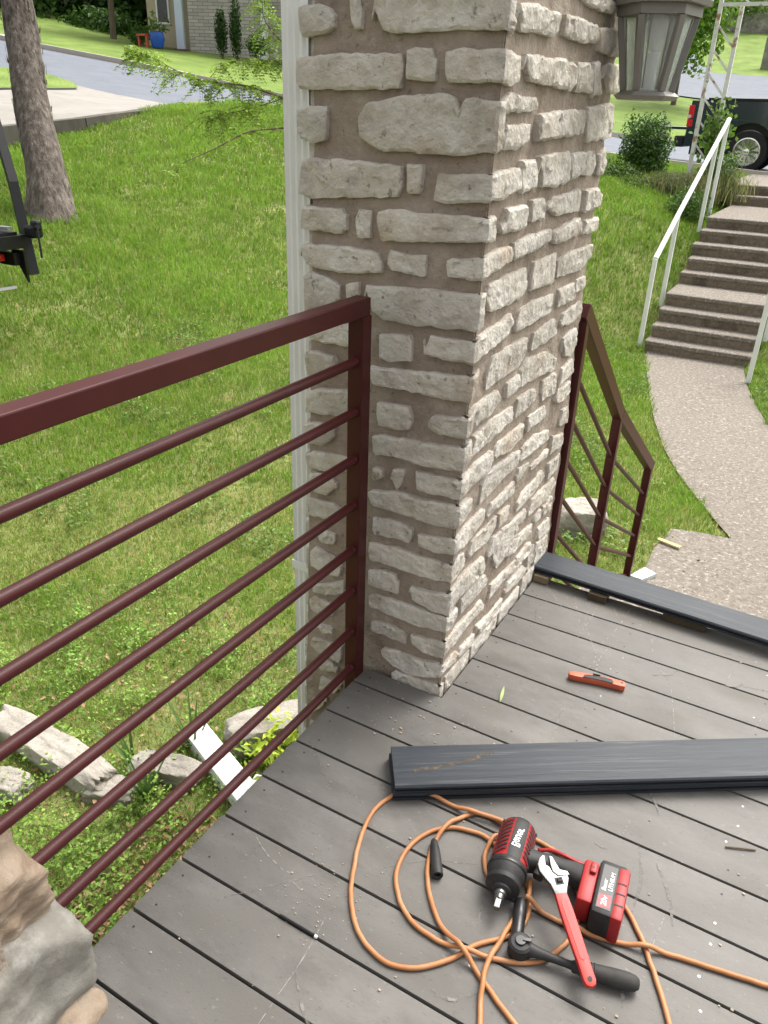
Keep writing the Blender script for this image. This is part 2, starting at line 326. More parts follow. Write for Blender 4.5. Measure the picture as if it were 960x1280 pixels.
# ------------------------------------------------------------------ stone pillar
XR, YF, BT = -.705, 1.632, .04
def fold(s, z, h):                                            # front face s<0, right face s>0
    yf = YF+BT*z; a = min(1, max(0, (s+.010)/.020)); nx, ny = math.sin(a*PI/2), -math.cos(a*PI/2)
    return (XR+min(s, 0)+nx*h, yf+max(s, 0)+ny*h, z)
def col_range(polys, s):
    zs = []
    for p in polys:
        for i in range(len(p)):
            (a, za), (c, zc) = p[i], p[(i+1) % len(p)]
            if min(a, c) <= s <= max(a, c) and abs(a-c) > 1e-9: zs.append(za+(zc-za)*(s-a)/(c-a))
    return (min(zs), max(zs)) if len(zs) > 1 else None
def stone_mesh(polys, mapf, proud=.010, cell=.0062, seed=0, rough=1.0):
    us = [u for p in polys for u, v in p]; u0, u1 = min(us)+.0015, max(us)-.0015
    nc = max(4, int((u1-u0)/cell)); cols = []
    for i in range(nc+1):
        s = u0+(u1-u0)*i/nc; r = col_range(polys, s)
        if r is None or r[1]-r[0] < .008:
            if not cols: r = (sum(v for p in polys for u, v in p)/sum(len(p) for p in polys),)*2; r = (r[0]-.006, r[1]+.006)
            else: r = cols[-1][1:]
        cols.append((s, *r))
    hmax = max(c[2]-c[1] for c in cols); nr = max(4, int(hmax/cell)); V = []; F = []
    tilt = (rnd.uniform(-.05,.05), rnd.uniform(-.09,.09)); um = (u0+u1)/2; zm = sum(c[1]+c[2] for c in cols)/2/len(cols)
    for i, (s, lo, hi) in enumerate(cols):
        e0 = .0045*fbm(Vector((s*30, seed, 1.3)), 1, 2); e1 = .0045*fbm(Vector((s*30, seed, 9.3)), 1, 2); lo += e0; hi += e1
        for j in range(nr+1):
            z = lo+(hi-lo)*j/nr; d = min(z-lo, hi-z, s-u0, u1-s); ed = 1-math.exp(-max(d, 0)/.0022)
            p = Vector((s*1.0, z, seed*1.7))
            q_ = p*20+Vector((noise.noise(p*30), noise.noise(p*30+Vector((4,0,0))), 0))*.35
            vd, vp = noise.voronoi(q_); rv = noise.cell_vector(vp[0]*3.7); dq = q_-vp[0]
            fac = dq.x*(rv.x-.5)+dq.y*(rv.y-.5)+.25*(rv.z-.5)
            nb = .25*noise.noise(p*8)+.4*noise.noise(p*45)+.35*noise.noise(p*95)
            h = proud*(.6+.4*ed)+rough*ed*(.0060*nb+.0085*fac)+ed*(tilt[0]*(s-um)*.2+tilt[1]*(z-zm)*.4)
            ju = (.35*cell*noise.noise(p*70) if 0 < i < nc else .003*noise.noise(p*35))
            V.append(mapf(s+ju, z+(.3*cell*noise.noise(p*66+Vector((5,5,5))) if 0 < j < nr else 0), h))
    w_ = nr+1
    for i in range(nc):
        for j in range(nr): a = i*w_+j; F.append((a, a+w_, a+w_+1, a+1))
    ring = [i*w_ for i in range(nc+1)]+[nc*w_+j for j in range(1, nr+1)]+[i*w_+nr for i in range(nc-1, -1, -1)]+[j for j in range(nr-1, 0, -1)]
    base = len(V)
    def sz(k): i, j = divmod(k, w_); s, lo, hi = cols[i]; return s, lo+(hi-lo)*j/nr
    for k in ring: s, z = sz(k); V.append(mapf(s, z, -.03))
    R = len(ring)
    for q in range(R): F.append((ring[q], base+q, base+(q+1) % R, ring[(q+1) % R]))
    b = MB(); b.v = V; b.f = F; return b
STONES=[(((-0.508,1.702),(-0.471,1.706),(-0.427,1.702),(-0.41,1.685),(-0.41,1.662),(-0.436,1.648),(-0.498,1.644),(-0.506,1.673)),),
(((-0.372,1.721),(-0.35,1.721),(-0.345,1.675),(-0.338,1.658),(-0.357,1.656),(-0.367,1.677)),),
(((-0.315,1.704),(-0.285,1.728),(0.003,1.718),(0.003,1.649),(0.003,1.651),(-0.154,1.651),(-0.255,1.648),(-0.284,1.653)),((-0.003,1.718),(0.028,1.718),(0.028,1.647),(-0.003,1.649)),),
(((-0.515,1.604),(-0.449,1.611),(-0.335,1.612),(-0.234,1.61),(-0.229,1.575),(-0.236,1.544),(-0.332,1.541),(-0.433,1.54),(-0.5,1.54),(-0.513,1.558)),),
(((-0.223,1.617),(-0.193,1.621),(-0.16,1.619),(-0.148,1.559),(-0.181,1.557),(-0.222,1.563)),),
(((-0.132,1.612),(-0.104,1.619),(0.003,1.619),(0.003,1.558),(-0.122,1.557)),((-0.003,1.621),(0.028,1.618),(0.082,1.611),(0.09,1.567),(0.038,1.553),(-0.003,1.558)),),
(((-0.512,1.496),(-0.475,1.505),(-0.426,1.506),(-0.425,1.467),(-0.427,1.435),(-0.467,1.428),(-0.503,1.435)),),
(((-0.34,1.485),(-0.318,1.516),(-0.266,1.522),(-0.21,1.533),(-0.132,1.537),(-0.101,1.53),(-0.087,1.506),(-0.078,1.528),(0.003,1.527),(0.003,1.428),(-0.072,1.42),(-0.157,1.418),(-0.273,1.418),(-0.307,1.429),(-0.334,1.447)),((-0.003,1.527),(0.028,1.524),(0.028,1.452),(0.028,1.433),(-0.003,1.428)),),
(((-0.495,1.392),(-0.374,1.396),(-0.271,1.393),(-0.219,1.388),(-0.213,1.352),(-0.227,1.324),(-0.335,1.316),(-0.472,1.306),(-0.506,1.313)),),
(((-0.207,1.395),(-0.166,1.396),(-0.165,1.36),(-0.169,1.333),(-0.205,1.334)),),
(((-0.129,1.38),(0.003,1.385),(0.003,1.355),(0.003,1.327),(-0.099,1.32),(-0.134,1.326)),((-0.003,1.385),(0.06,1.391),(0.145,1.395),(0.165,1.347),(0.063,1.331),(-0.003,1.331)),),
(((-0.494,1.287),(-0.427,1.286),(-0.377,1.289),(-0.363,1.259),(-0.375,1.23),(-0.448,1.233),(-0.498,1.232)),),
(((-0.329,1.29),(-0.294,1.289),(-0.293,1.228),(-0.332,1.228),(-0.337,1.266)),),
(((-0.28,1.288),(-0.252,1.298),(-0.173,1.296),(0.003,1.297),(0.003,1.297),(0.003,1.245),(-0.116,1.236),(-0.265,1.225)),((-0.003,1.297),(0.028,1.303),(0.046,1.245),(-0.003,1.244)),),
(((-0.5,1.196),(-0.403,1.203),(-0.302,1.201),(-0.27,1.193),(-0.257,1.154),(-0.342,1.139),(-0.447,1.141),(-0.482,1.153)),),
(((-0.245,1.206),(-0.199,1.202),(-0.141,1.204),(-0.14,1.159),(-0.189,1.158),(-0.236,1.162)),),
(((-0.09,1.195),(-0.075,1.205),(0.003,1.213),(0.003,1.163),(-0.084,1.162)),((-0.003,1.213),(0.065,1.224),(0.15,1.224),(0.17,1.187),(0.065,1.175),(-0.003,1.163)),),
(((-0.489,1.115),(-0.466,1.131),(-0.386,1.115),(-0.376,1.089),(-0.391,1.059),(-0.484,1.027)),),
(((-0.36,1.112),(-0.32,1.123),(-0.322,1.083),(-0.354,1.076)),),
(((-0.307,1.118),(-0.219,1.123),(-0.129,1.13),(0.003,1.134),(0.003,1.131),(0.003,1.051),(-0.089,1.045),(-0.144,1.042),(-0.249,1.042),(-0.28,1.058),(-0.294,1.092)),((-0.003,1.131),(0.028,1.132),(0.028,1.083),(0.028,1.053),(-0.003,1.051)),),
(((-0.484,0.959),(-0.415,0.997),(-0.352,1.017),(-0.32,1.006),(-0.318,0.961),(-0.414,0.958)),),
(((-0.483,0.92),(-0.453,0.931),(-0.387,0.925),(-0.383,0.901),(-0.412,0.874),(-0.472,0.86)),),
(((-0.479,0.812),(-0.438,0.832),(-0.345,0.844),(-0.313,0.844),(-0.31,0.776),(-0.403,0.763),(-0.478,0.759)),),
(((-0.485,0.722),(-0.45,0.735),(-0.382,0.738),(-0.381,0.708),(-0.421,0.669),(-0.477,0.668)),),
(((-0.259,1.005),(-0.165,1.016),(-0.162,0.984),(-0.163,0.95),(-0.213,0.944),(-0.255,0.942)),),
(((-0.134,0.973),(-0.114,1.022),(-0.076,1.023),(0.003,1.022),(0.003,0.97),(-0.062,0.972)),((-0.003,1.021),(0.028,1.034),(0.134,1.042),(0.206,1.056),(0.226,1.029),(0.191,0.998),(0.087,0.986),(-0.003,0.974)),),
(((-0.285,0.921),(-0.206,0.924),(-0.113,0.935),(0.003,0.94),(0.003,0.942),(0.003,0.877),(-0.108,0.875),(-0.203,0.876),(-0.27,0.872)),((-0.003,0.942),(0.028,0.958),(0.028,0.904),(-0.003,0.877)),),
(((-0.255,0.83),(-0.2,0.833),(-0.161,0.835),(-0.149,0.804),(-0.153,0.773),(-0.196,0.769),(-0.252,0.768)),),
(((-0.102,0.809),(-0.092,0.827),(0.003,0.841),(0.003,0.784),(-0.07,0.782),(-0.1,0.787)),((-0.003,0.838),(0.042,0.86),(0.18,0.861),(0.201,0.829),(0.141,0.805),(0.046,0.802),(-0.003,0.784)),),
(((-0.263,0.734),(-0.232,0.746),(-0.145,0.748),(0.003,0.762),(0.003,0.698),(-0.092,0.689),(-0.19,0.692),(-0.254,0.686)),((-0.003,0.76),(0.028,0.78),(0.032,0.746),(0.032,0.724),(-0.003,0.697)),),
(((-0.48,0.629),(-0.456,0.648),(-0.345,0.655),(-0.312,0.657),(-0.31,0.621),(-0.405,0.6),(-0.469,0.594)),),
(((-0.469,0.581),(-0.391,0.588),(-0.369,0.562),(-0.403,0.527),(-0.446,0.522),(-0.461,0.551)),),
(((-0.258,0.646),(-0.226,0.648),(-0.224,0.624),(-0.256,0.607)),),
(((-0.202,0.656),(-0.159,0.667),(-0.167,0.62),(-0.181,0.603),(-0.192,0.62)),),
(((-0.128,0.669),(-0.09,0.669),(0.003,0.672),(0.003,0.623),(-0.073,0.615),(-0.123,0.62)),((-0.003,0.675),(0.073,0.694),(0.189,0.691),(0.203,0.662),(0.177,0.633),(0.078,0.631),(-0.003,0.623)),),
(((-0.268,0.576),(-0.19,0.596),(-0.108,0.594),(0.003,0.602),(0.003,0.538),(-0.078,0.529),(-0.18,0.537),(-0.252,0.536)),((-0.003,0.6),(0.069,0.601),(0.078,0.563),(0.035,0.542),(-0.003,0.538)),),
(((-0.468,0.497),(-0.382,0.507),(-0.357,0.495),(-0.359,0.474),(-0.402,0.449),(-0.467,0.447)),),
(((-0.437,0.412),(-0.372,0.411),(-0.374,0.376),(-0.422,0.369)),),
(((-0.25,0.498),(-0.204,0.508),(-0.152,0.507),(-0.126,0.496),(-0.129,0.457),(-0.175,0.456),(-0.248,0.448)),),
(((-0.109,0.489),(-0.075,0.493),(0.003,0.508),(0.003,0.456),(-0.071,0.45),(-0.107,0.458)),((-0.003,0.498),(0.062,0.515),(0.184,0.519),(0.193,0.484),(0.108,0.459),(-0.003,0.457)),),
(((-0.462,0.322),(-0.443,0.348),(-0.377,0.334),(-0.35,0.308),(-0.353,0.275),(-0.397,0.271),(-0.457,0.28)),),
(((-0.26,0.418),(-0.173,0.428),(-0.082,0.424),(0.003,0.428),(0.003,0.373),(-0.089,0.363),(-0.169,0.367),(-0.257,0.365)),((-0.003,0.422),(0.028,0.449),(0.066,0.435),(0.082,0.391),(0.031,0.375),(-0.003,0.37)),),
(((-0.449,0.215),(-0.338,0.267),(-0.337,0.224),(-0.395,0.197),(-0.449,0.193)),),
(((-0.46,0.16),(-0.433,0.184),(-0.372,0.168),(-0.371,0.135),(-0.409,0.118),(-0.455,0.131)),),
(((-0.255,0.329),(-0.208,0.344),(-0.167,0.341),(-0.156,0.283),(-0.204,0.284),(-0.256,0.284)),),
(((-0.123,0.325),(-0.073,0.322),(0.003,0.338),(0.003,0.268),(-0.056,0.271),(-0.109,0.283)),((-0.003,0.339),(0.068,0.356),(0.218,0.352),(0.246,0.293),(0.164,0.285),(0.06,0.29),(-0.003,0.28)),),
(((-0.251,0.247),(-0.217,0.262),(-0.108,0.262),(0.003,0.264),(0.003,0.212),(-0.103,0.205),(-0.186,0.206),(-0.249,0.212)),((-0.003,0.259),(0.054,0.266),(0.062,0.228),(0.028,0.213),(-0.003,0.214)),),
(((-0.24,0.162),(-0.191,0.176),(-0.128,0.164),(-0.118,0.128),(-0.174,0.132),(-0.238,0.129)),),
(((-0.431,0.079),(-0.385,0.089),(-0.373,0.071),(-0.407,0.057)),),
(((-0.454,0.024),(-0.391,0.033),(-0.337,0.031),(-0.339,-0.028),(-0.405,-0.028),(-0.445,-0.012)),),
(((-0.437,-0.048),(-0.366,-0.036),(-0.35,-0.068),(-0.412,-0.086)),),
(((-0.412,-0.111),(-0.336,-0.111),(-0.355,-0.152),(-0.419,-0.163)),),
(((-0.442,-0.207),(-0.386,-0.174),(-0.401,-0.222),(-0.442,-0.266)),),
(((-0.107,0.165),(-0.061,0.172),(0.003,0.181),(0.003,0.128),(-0.057,0.123),(-0.102,0.138)),((-0.003,0.181),(0.083,0.182),(0.249,0.187),(0.28,0.14),(0.15,0.143),(0.072,0.132),(-0.003,0.139)),),
(((-0.2,0.085),(-0.137,0.095),(-0.068,0.094),(0.003,0.107),(0.003,0.078),(0.003,0.063),(-0.063,0.037),(-0.09,0.029),(-0.154,0.036),(-0.194,0.057)),((-0.003,0.09),(0.09,0.097),(0.099,0.055),(-0.003,0.073)),),
(((0.032,1.699),(0.114,1.709),(0.284,1.708),(0.287,1.676),(0.27,1.663),(0.104,1.656),(0.061,1.655)),),
(((0.33,1.711),(0.44,1.716),(0.582,1.712),(0.603,1.675),(0.466,1.666),(0.331,1.669)),),
(((0.389,1.765),(0.641,1.788),(0.724,1.772),(0.745,1.752),(0.621,1.746),(0.464,1.747)),),
(((0.599,1.708),(0.782,1.722),(0.832,1.66),(0.708,1.656),(0.628,1.658)),),
(((0.098,1.617),(0.221,1.619),(0.346,1.624),(0.444,1.618),(0.464,1.578),(0.433,1.56),(0.312,1.564),(0.146,1.567)),),
(((0.46,1.625),(0.556,1.629),(0.597,1.606),(0.608,1.561),(0.465,1.561)),),
(((0.585,1.629),(0.641,1.636),(0.701,1.56),(0.653,1.562),(0.622,1.549)),),
(((0.693,1.627),(0.752,1.639),(0.854,1.641),(0.869,1.566),(0.78,1.567),(0.744,1.598)),),
(((0.007,1.521),(0.047,1.542),(0.126,1.537),(0.205,1.536),(0.218,1.516),(0.147,1.506),(0.007,1.505)),),
(((0.038,1.479),(0.186,1.485),(0.181,1.441),(0.111,1.433),(0.025,1.431)),),
(((0.234,1.503),(0.371,1.514),(0.576,1.522),(0.592,1.465),(0.398,1.454),(0.239,1.447),(0.246,1.472)),),
(((0.595,1.529),(0.847,1.543),(0.877,1.483),(0.87,1.451),(0.751,1.448),(0.636,1.44)),),
(((0.153,1.407),(0.245,1.408),(0.27,1.372),(0.28,1.346),(0.177,1.336)),),
(((0.282,1.416),(0.494,1.424),(0.523,1.379),(0.517,1.346),(0.425,1.339),(0.31,1.344),(0.315,1.378),(0.273,1.395)),),
(((0.519,1.416),(0.721,1.42),(0.749,1.385),(0.725,1.355),(0.627,1.361),(0.53,1.348)),),
(((0.776,1.411),(0.835,1.428),(0.863,1.382),(0.845,1.352),(0.776,1.353)),),
(((0.092,1.311),(0.224,1.311),(0.235,1.28),(0.226,1.258),(0.089,1.256),(0.062,1.264),(0.09,1.285)),),
(((0.262,1.317),(0.347,1.319),(0.369,1.266),(0.269,1.266)),),
(((0.416,1.315),(0.654,1.323),(0.663,1.291),(0.661,1.265),(0.443,1.268),(0.38,1.293)),),
(((0.697,1.316),(0.811,1.322),(0.878,1.292),(0.846,1.261),(0.705,1.257)),),
(((0.166,1.226),(0.281,1.234),(0.423,1.237),(0.429,1.207),(0.297,1.192),(0.173,1.187)),),
(((0.454,1.227),(0.679,1.245),(0.704,1.197),(0.56,1.193),(0.46,1.197)),),
(((0.733,1.234),(0.873,1.23),(0.878,1.191),(0.729,1.195)),),
(((0.338,1.162),(0.408,1.162),(0.515,1.167),(0.523,1.117),(0.522,1.085),(0.335,1.089)),),
(((0.54,1.142),(0.67,1.154),(0.873,1.151),(0.875,1.116),(0.771,1.084),(0.546,1.095)),),
(((0.751,1.057),(0.844,1.059),(0.856,1.021),(0.77,1.019)),),
(((0.041,1.147),(0.151,1.154),(0.279,1.157),(0.305,1.104),(0.276,1.083),(0.132,1.078),(0.059,1.083),(0.038,1.121)),),
(((0.583,1.054),(0.739,1.055),(0.766,1),(0.591,1.002)),),
(((0.277,1.052),(0.401,1.055),(0.54,1.051),(0.546,1.003),(0.385,0.995),(0.255,0.996)),),
(((0.666,0.972),(0.844,0.982),(0.866,0.942),(0.771,0.922),(0.652,0.934)),),
(((0.41,0.962),(0.589,0.971),(0.628,0.919),(0.527,0.91),(0.407,0.916)),),
(((0.125,0.961),(0.224,0.965),(0.364,0.962),(0.362,0.917),(0.321,0.889),(0.213,0.888),(0.088,0.885),(0.106,0.936)),),
(((0.395,0.895),(0.553,0.882),(0.665,0.834),(0.663,0.802),(0.508,0.814),(0.356,0.824),(0.352,0.872)),),
(((0.705,0.888),(0.834,0.899),(0.865,0.838),(0.827,0.808),(0.754,0.819)),),
(((0.251,0.86),(0.341,0.865),(0.356,0.824),(0.259,0.816)),),
(((0.555,0.787),(0.686,0.786),(0.701,0.717),(0.574,0.722)),),
(((0.736,0.785),(0.844,0.793),(0.879,0.739),(0.73,0.726)),),
(((0.354,0.79),(0.491,0.786),(0.513,0.747),(0.44,0.736),(0.348,0.733)),),
(((0.716,0.718),(0.854,0.717),(0.877,0.67),(0.811,0.659),(0.73,0.67)),),
(((0.465,0.703),(0.614,0.697),(0.632,0.654),(0.469,0.655)),),
(((0.82,0.621),(0.882,0.621),(0.905,0.554),(0.8,0.568)),),
(((0.054,0.773),(0.146,0.785),(0.313,0.779),(0.327,0.735),(0.208,0.729),(0.131,0.721),(0.05,0.722)),),
(((0.241,0.696),(0.426,0.695),(0.434,0.651),(0.333,0.638),(0.228,0.656),(0.215,0.683)),),
(((0.18,0.622),(0.299,0.624),(0.435,0.608),(0.423,0.564),(0.306,0.559),(0.142,0.546),(0.15,0.603)),),
(((0.449,0.609),(0.562,0.616),(0.697,0.59),(0.711,0.556),(0.584,0.558),(0.437,0.565)),),
(((0.747,0.551),(0.873,0.523),(0.886,0.475),(0.74,0.487)),),
(((0.584,0.518),(0.728,0.515),(0.724,0.487),(0.561,0.498)),),
(((0.443,0.546),(0.533,0.533),(0.486,0.503),(0.43,0.501)),),
(((0.233,0.515),(0.321,0.511),(0.413,0.514),(0.427,0.469),(0.306,0.474),(0.207,0.475)),),
(((0.539,0.437),(0.689,0.451),(0.72,0.416),(0.618,0.388),(0.468,0.39),(0.473,0.417)),),
(((0.758,0.445),(0.87,0.449),(0.868,0.393),(0.766,0.386)),),
(((0.316,0.443),(0.402,0.44),(0.395,0.398),(0.323,0.395)),),
(((0.626,0.367),(0.842,0.37),(0.877,0.331),(0.8,0.303),(0.597,0.318)),),
(((0.123,0.442),(0.301,0.449),(0.299,0.411),(0.231,0.387),(0.099,0.401)),),
(((0.297,0.373),(0.566,0.361),(0.579,0.325),(0.395,0.311),(0.261,0.323)),),
(((0.754,0.289),(0.858,0.293),(0.867,0.23),(0.773,0.243)),),
(((0.736,0.206),(0.859,0.206),(0.887,0.139),(0.776,0.148)),),
(((0.387,0.291),(0.664,0.264),(0.662,0.226),(0.492,0.229),(0.368,0.265)),),
(((0.672,0.285),(0.737,0.29),(0.752,0.251),(0.695,0.247)),),
(((0.74,0.151),(0.871,0.132),(0.9,0.063),(0.769,0.077)),),
(((0.534,0.19),(0.677,0.187),(0.694,0.14),(0.565,0.143)),),
(((0.085,0.276),(0.164,0.285),(0.266,0.266),(0.284,0.222),(0.192,0.219),(0.091,0.223)),),
(((0.283,0.344),(0.373,0.348),(0.507,0.323),(0.529,0.259),(0.351,0.241),(0.318,0.287)),),
(((0.324,0.195),(0.451,0.185),(0.586,0.182),(0.602,0.135),(0.433,0.151),(0.317,0.151)),),
(((0.484,0.124),(0.624,0.118),(0.679,0.077),(0.594,0.067),(0.466,0.089)),),
(((0.235,0.093),(0.385,0.076),(0.454,0.083),(0.438,0.04),(0.272,0.046)),),
(((0.127,0.085),(0.227,0.073),(0.223,0.039),(0.111,0.054)),),
(((0.668,0.129),(0.725,0.156),(0.735,0.083),(0.678,0.058)),),
(((0.773,0.12),(0.88,0.098),(0.882,0.026),(0.745,0.058)),),
]

pil = thing('stone_pillar', 'porch pillar of rough cream limestone blocks in brown mortar', 'pillar', (-.95,2.1,-.95))
def wall_grid(mb, fn, nu, nz):
    o = len(mb.v)
    for i in range(nu+1):
        for j in range(nz+1): mb.v.append(fn(i/nu, j/nz))
    for i in range(nu):
        for j in range(nz): a = o+i*(nz+1)+j; mb.f.append((a, a+nz+1, a+nz+2, a+1))
ZB, ZT = -1.0, 2.25
YB = lambda z: 2.575-.03*z
b = MB()
def mn(p, k=.006): return k*fbm(Vector(p), 9, 4)-.004*max(0, noise.noise(Vector(p)*30))+.0022*noise.noise(Vector(p)*75)
def mfr(a, c):
    z = ZB+(ZT-ZB)*c; x = -1.175+.467*a; return (x, YF+BT*z+.0085+mn((x, 0, z))*min(1, (1-a)*20), z)
def mrt(a, c):
    z = ZB+(ZT-ZB)*c; y0 = YF+BT*z+.004; y = y0+(YB(z)-y0)*a; return (XR-.006+mn((5, y, z))*min(1, a*20), y, z)
def mlf(a, c):
    z = ZB+(ZT-ZB)*c; y0 = YF+BT*z+.014; return (-1.175, y0+(YB(z)-y0)*a, z)
def mbk(a, c):
    z = ZB+(ZT-ZB)*c; return (-1.175+(.47-.012)*a, YB(z), z)
wall_grid(b, mfr, 60, 420); wall_grid(b, mrt, 110, 420); wall_grid(b, mlf, 10, 20); wall_grid(b, mbk, 6, 20)
ob('mortar', b, M_mortar, pil, smooth=True)
prand = random.Random(3)
allst = list(STONES)
# courses above the picture and below the deck on the two seen faces
def row(u0, u1, z, h, lmin=.09, lmax=.3):
    out = []; u = u0
    while u < u1-.05:
        l = min(prand.uniform(lmin, lmax), u1-u); g = prand.uniform(.012,.022); c = prand.uniform(-.006,.006)
        out.append((((u+g/2, z+c), (u+l-g/2, z-c), (u+l-g/2, z+h+c), (u+g/2, z+h-c)),)); u += l
    return out
for z in (1.80,1.91,2.01,2.11): allst += row(-.47, .85, z, .075)
for z in (-.38,-.48,-.59,-.70,-.82,-.93): allst += row(-.46, -.20, z, .075)
for u0_, u1_, z1_ in ((.03,.20,.034),(.215,.42,.030),(.435,.62,.038),(.64,.86,.05)): allst.append((((u0_,-.02),(u1_,-.02),(u1_,z1_),(u0_,z1_+.006)),))
allst.append((((-.16,-.02),(.02,-.02),(.02,.030),(-.15,.026)),))
for i, p in enumerate(allst):
    zc = p[0][0][1]; pr = .005 if zc < .55 else .009
    rightonly = min(u for q in p for u, v in q) > 0
    o = ob('stone', stone_mesh(p, fold, (.0035 if rightonly and zc < 1.2 else pr)*prand.uniform(.8,1.25), seed=i*1.37), M_stone, pil, smooth=True, sharp=28)
z = -.95
while z < 2.1:
    h = prand.uniform(.06,.10)
    for p in row(0, YB(z)-YF-BT*z-.02, z, h): ob('stone', stone_mesh(p, lambda s, zz, hh_: (-1.175-.012-hh_, YF+BT*zz+.01+s, zz), .010, .02, seed=z*3), M_stone, pil, smooth=True, sharp=28)
    for p in row(.01, .45, z, h): ob('stone', stone_mesh(p, lambda s, zz, hh_: (-1.175+s, YB(zz)+.012+hh_, zz), .010, .02, seed=z*5), M_stone, pil, smooth=True, sharp=28)
    z += h+prand.uniform(.015,.03)
# ------------------------------------------------------------------ nearer stone pillar, only its rough foot in the picture
pl2 = thing('near_stone_pillar', 'weathered tan and grey rough stone pillar at the bottom left corner', 'pillar', (-1.1,.3,-.95))
def rock(name, c, half, seed, material, parent=None, n=5, amp=.18, boxy=.6, rot=0.0, f=2.2):
    bm = bmesh.new(); bmesh.ops.create_icosphere(bm, subdivisions=n, radius=1)
    cr, sr = math.cos(rot), math.sin(rot)
    for v in bm.verts:
        p = v.co.normalized(); k = 1/max(abs(p.x), abs(p.y), abs(p.z)); q = p*((1-boxy)+boxy*min(k, 1.45))*.98
        d = amp*fbm(p*1.0+Vector((seed,)*3), f, 4)-amp*.35*abs(noise.noise(p*5+Vector((seed, 0, 0))))
        q = q*(1+d); x, y, z = q.x*half[0], q.y*half[1], q.z*half[2]
        v.co = Vector((c[0]+x*cr-y*sr, c[1]+x*sr+y*cr, c[2]+z))
    me = bpy.data.meshes.new(name); bm.to_mesh(me); bm.free(); me.materials.append(material)
    return ob(name, me, material, parent, smooth=True, sharp=70 if parent else 35)
M_tan = mat('tan_rock', [(.17,.118,.077),(.27,.207,.15),(.37,.305,.235)], 12, .9, .6, 30, bdist=.01, stretch=(1,1,3), spots=[((.16,.13,.10), 12, .56, .72, .6)])
M_greyrock = mat('grey_lichen_rock', [(.14,.132,.112),(.215,.205,.18),(.30,.287,.255)], 11, .92, .6, 26, bdist=.008, spots=[((.33,.32,.295), 13, .54, .66, .7), ((.10,.09,.075), 26, .66, .74, .7), ((.24,.20,.15), 4, .55, .7, .5)])
b = MB(); b.box(-1.32,-.90,.02,.40,-1,2.0); ob('mortar', b, M_mortar, pl2)
rock('stone', (-1.09,.40,.265), (.17,.125,.10), 3.3, M_tan, pl2, amp=.11, boxy=.85)
rock('stone', (-1.03,.395,.085), (.155,.145,.15), 8.1, M_greyrock, pl2, amp=.085, boxy=.9)
rock('stone', (-.89,.455,-.03), (.065,.075,.06), 5.2, M_tan, pl2, n=4)
rock('stone', (-1.08,.36,-.25), (.17,.14,.13), 1.2, M_greyrock, pl2, n=4)
rock('stone', (-1.08,.34,-.55), (.17,.14,.14), 2.2, M_tan, pl2, n=4)
rock('stone', (-1.08,.36,-.85), (.18,.15,.14), 6.2, M_greyrock, pl2, n=4)
for k, zz in enumerate((.50,.75,1.02,1.3,1.6,1.9)): rock('stone', (-1.12,.24,zz), (.2,.15,.15), 11+k*2.7, M_greyrock if k % 2 else M_tan, pl2, n=3)

# ------------------------------------------------------------------ deck
GY = [.684-.1445*k for k in range(8, 0, -1)]+[.684+.1445*k for k in range(13)]
DX0, DX1 = -.951, 2.6
dk = thing('deck', 'weathered grey composite deck boards with dark gaps', 'deck', (.8,1,-.95))
G = .0066
for i in range(len(GY)-1):
    y0, y1 = GY[i]+G/2, GY[i+1]-G/2
    if y1 < -.42: continue
    x0 = DX0+rnd.uniform(-.002,.002)
    if y0 > 1.6: poly = [(XR+.012,y0),(DX1,y0),(DX1,y1),(XR+.012,y1)]
    elif y1 > 1.64: poly = [(x0,y0),(DX1,y0),(DX1,y1),(XR+.012,y1),(XR+.012,1.622),(x0,1.622)]
    elif y1 < .5: poly = [(-.885,y0),(DX1,y0),(DX1,y1),(-.885,y1)]
    else: poly = [(x0,y0),(DX1,y0),(DX1,y1),(x0,y1)]
    b = MB(); b.prism(poly, -.025, 0, bev=.0022)
    ob('board', b, M_deck, dk, smooth=True, sharp=40)
b = MB()
for x in (-.915,-.3,.11,.52,.93,1.5,2.1): b.box(x-.019, x+.019, -.4, 2.40, -.21, -.0262)
ob('joist', b, M_joist, dk)
b = MB(); b.box(-.941,-.936,.5,1.60,-.22,-.03); b.box(-.70,2.6,2.405,2.41,-.22,-.0265); ob('rim_board', b, M_joist, dk)
b = MB(); b.box(-.89,2.6,-.4,2.35,-.70,-.69); kind(ob('gap_shade_sheet', b, M_void, dk), 'stuff')  # dark sheet added under the joists, its colour gives the gaps their shade
# screw heads (fine pattern) : two per joist per board
M_screw = mat('screw_recess', [(.018,.016,.014)], 5, .6)
b = MB(); bl = MB()
for i in range(len(GY)-1):
    for x in (-.905,-.30,.11,.52):
        for f in (.22,.78):
            y = GY[i]+.1445*f+rnd.uniform(-.006,.006); xx = x+rnd.uniform(-.012,.012)
            if y > 1.6 and xx < -.68: xx = -.665+rnd.uniform(-.01,.01)
            if y < .62 and xx < -.7: continue
            r = .0028; t = b if x < -.8 or rnd.random() < .5 else bl
            t.add([(xx+r*math.cos(a*PI/4), y+r*math.sin(a*PI/4), .0006) for a in range(8)], [tuple(range(8))])
kind(ob('screw', b, M_screw, dk), 'stuff')
kind(ob('screw', bl, mat('screw_steel', [(.25,.25,.25)], 5, .35, metal=.8), dk), 'stuff')
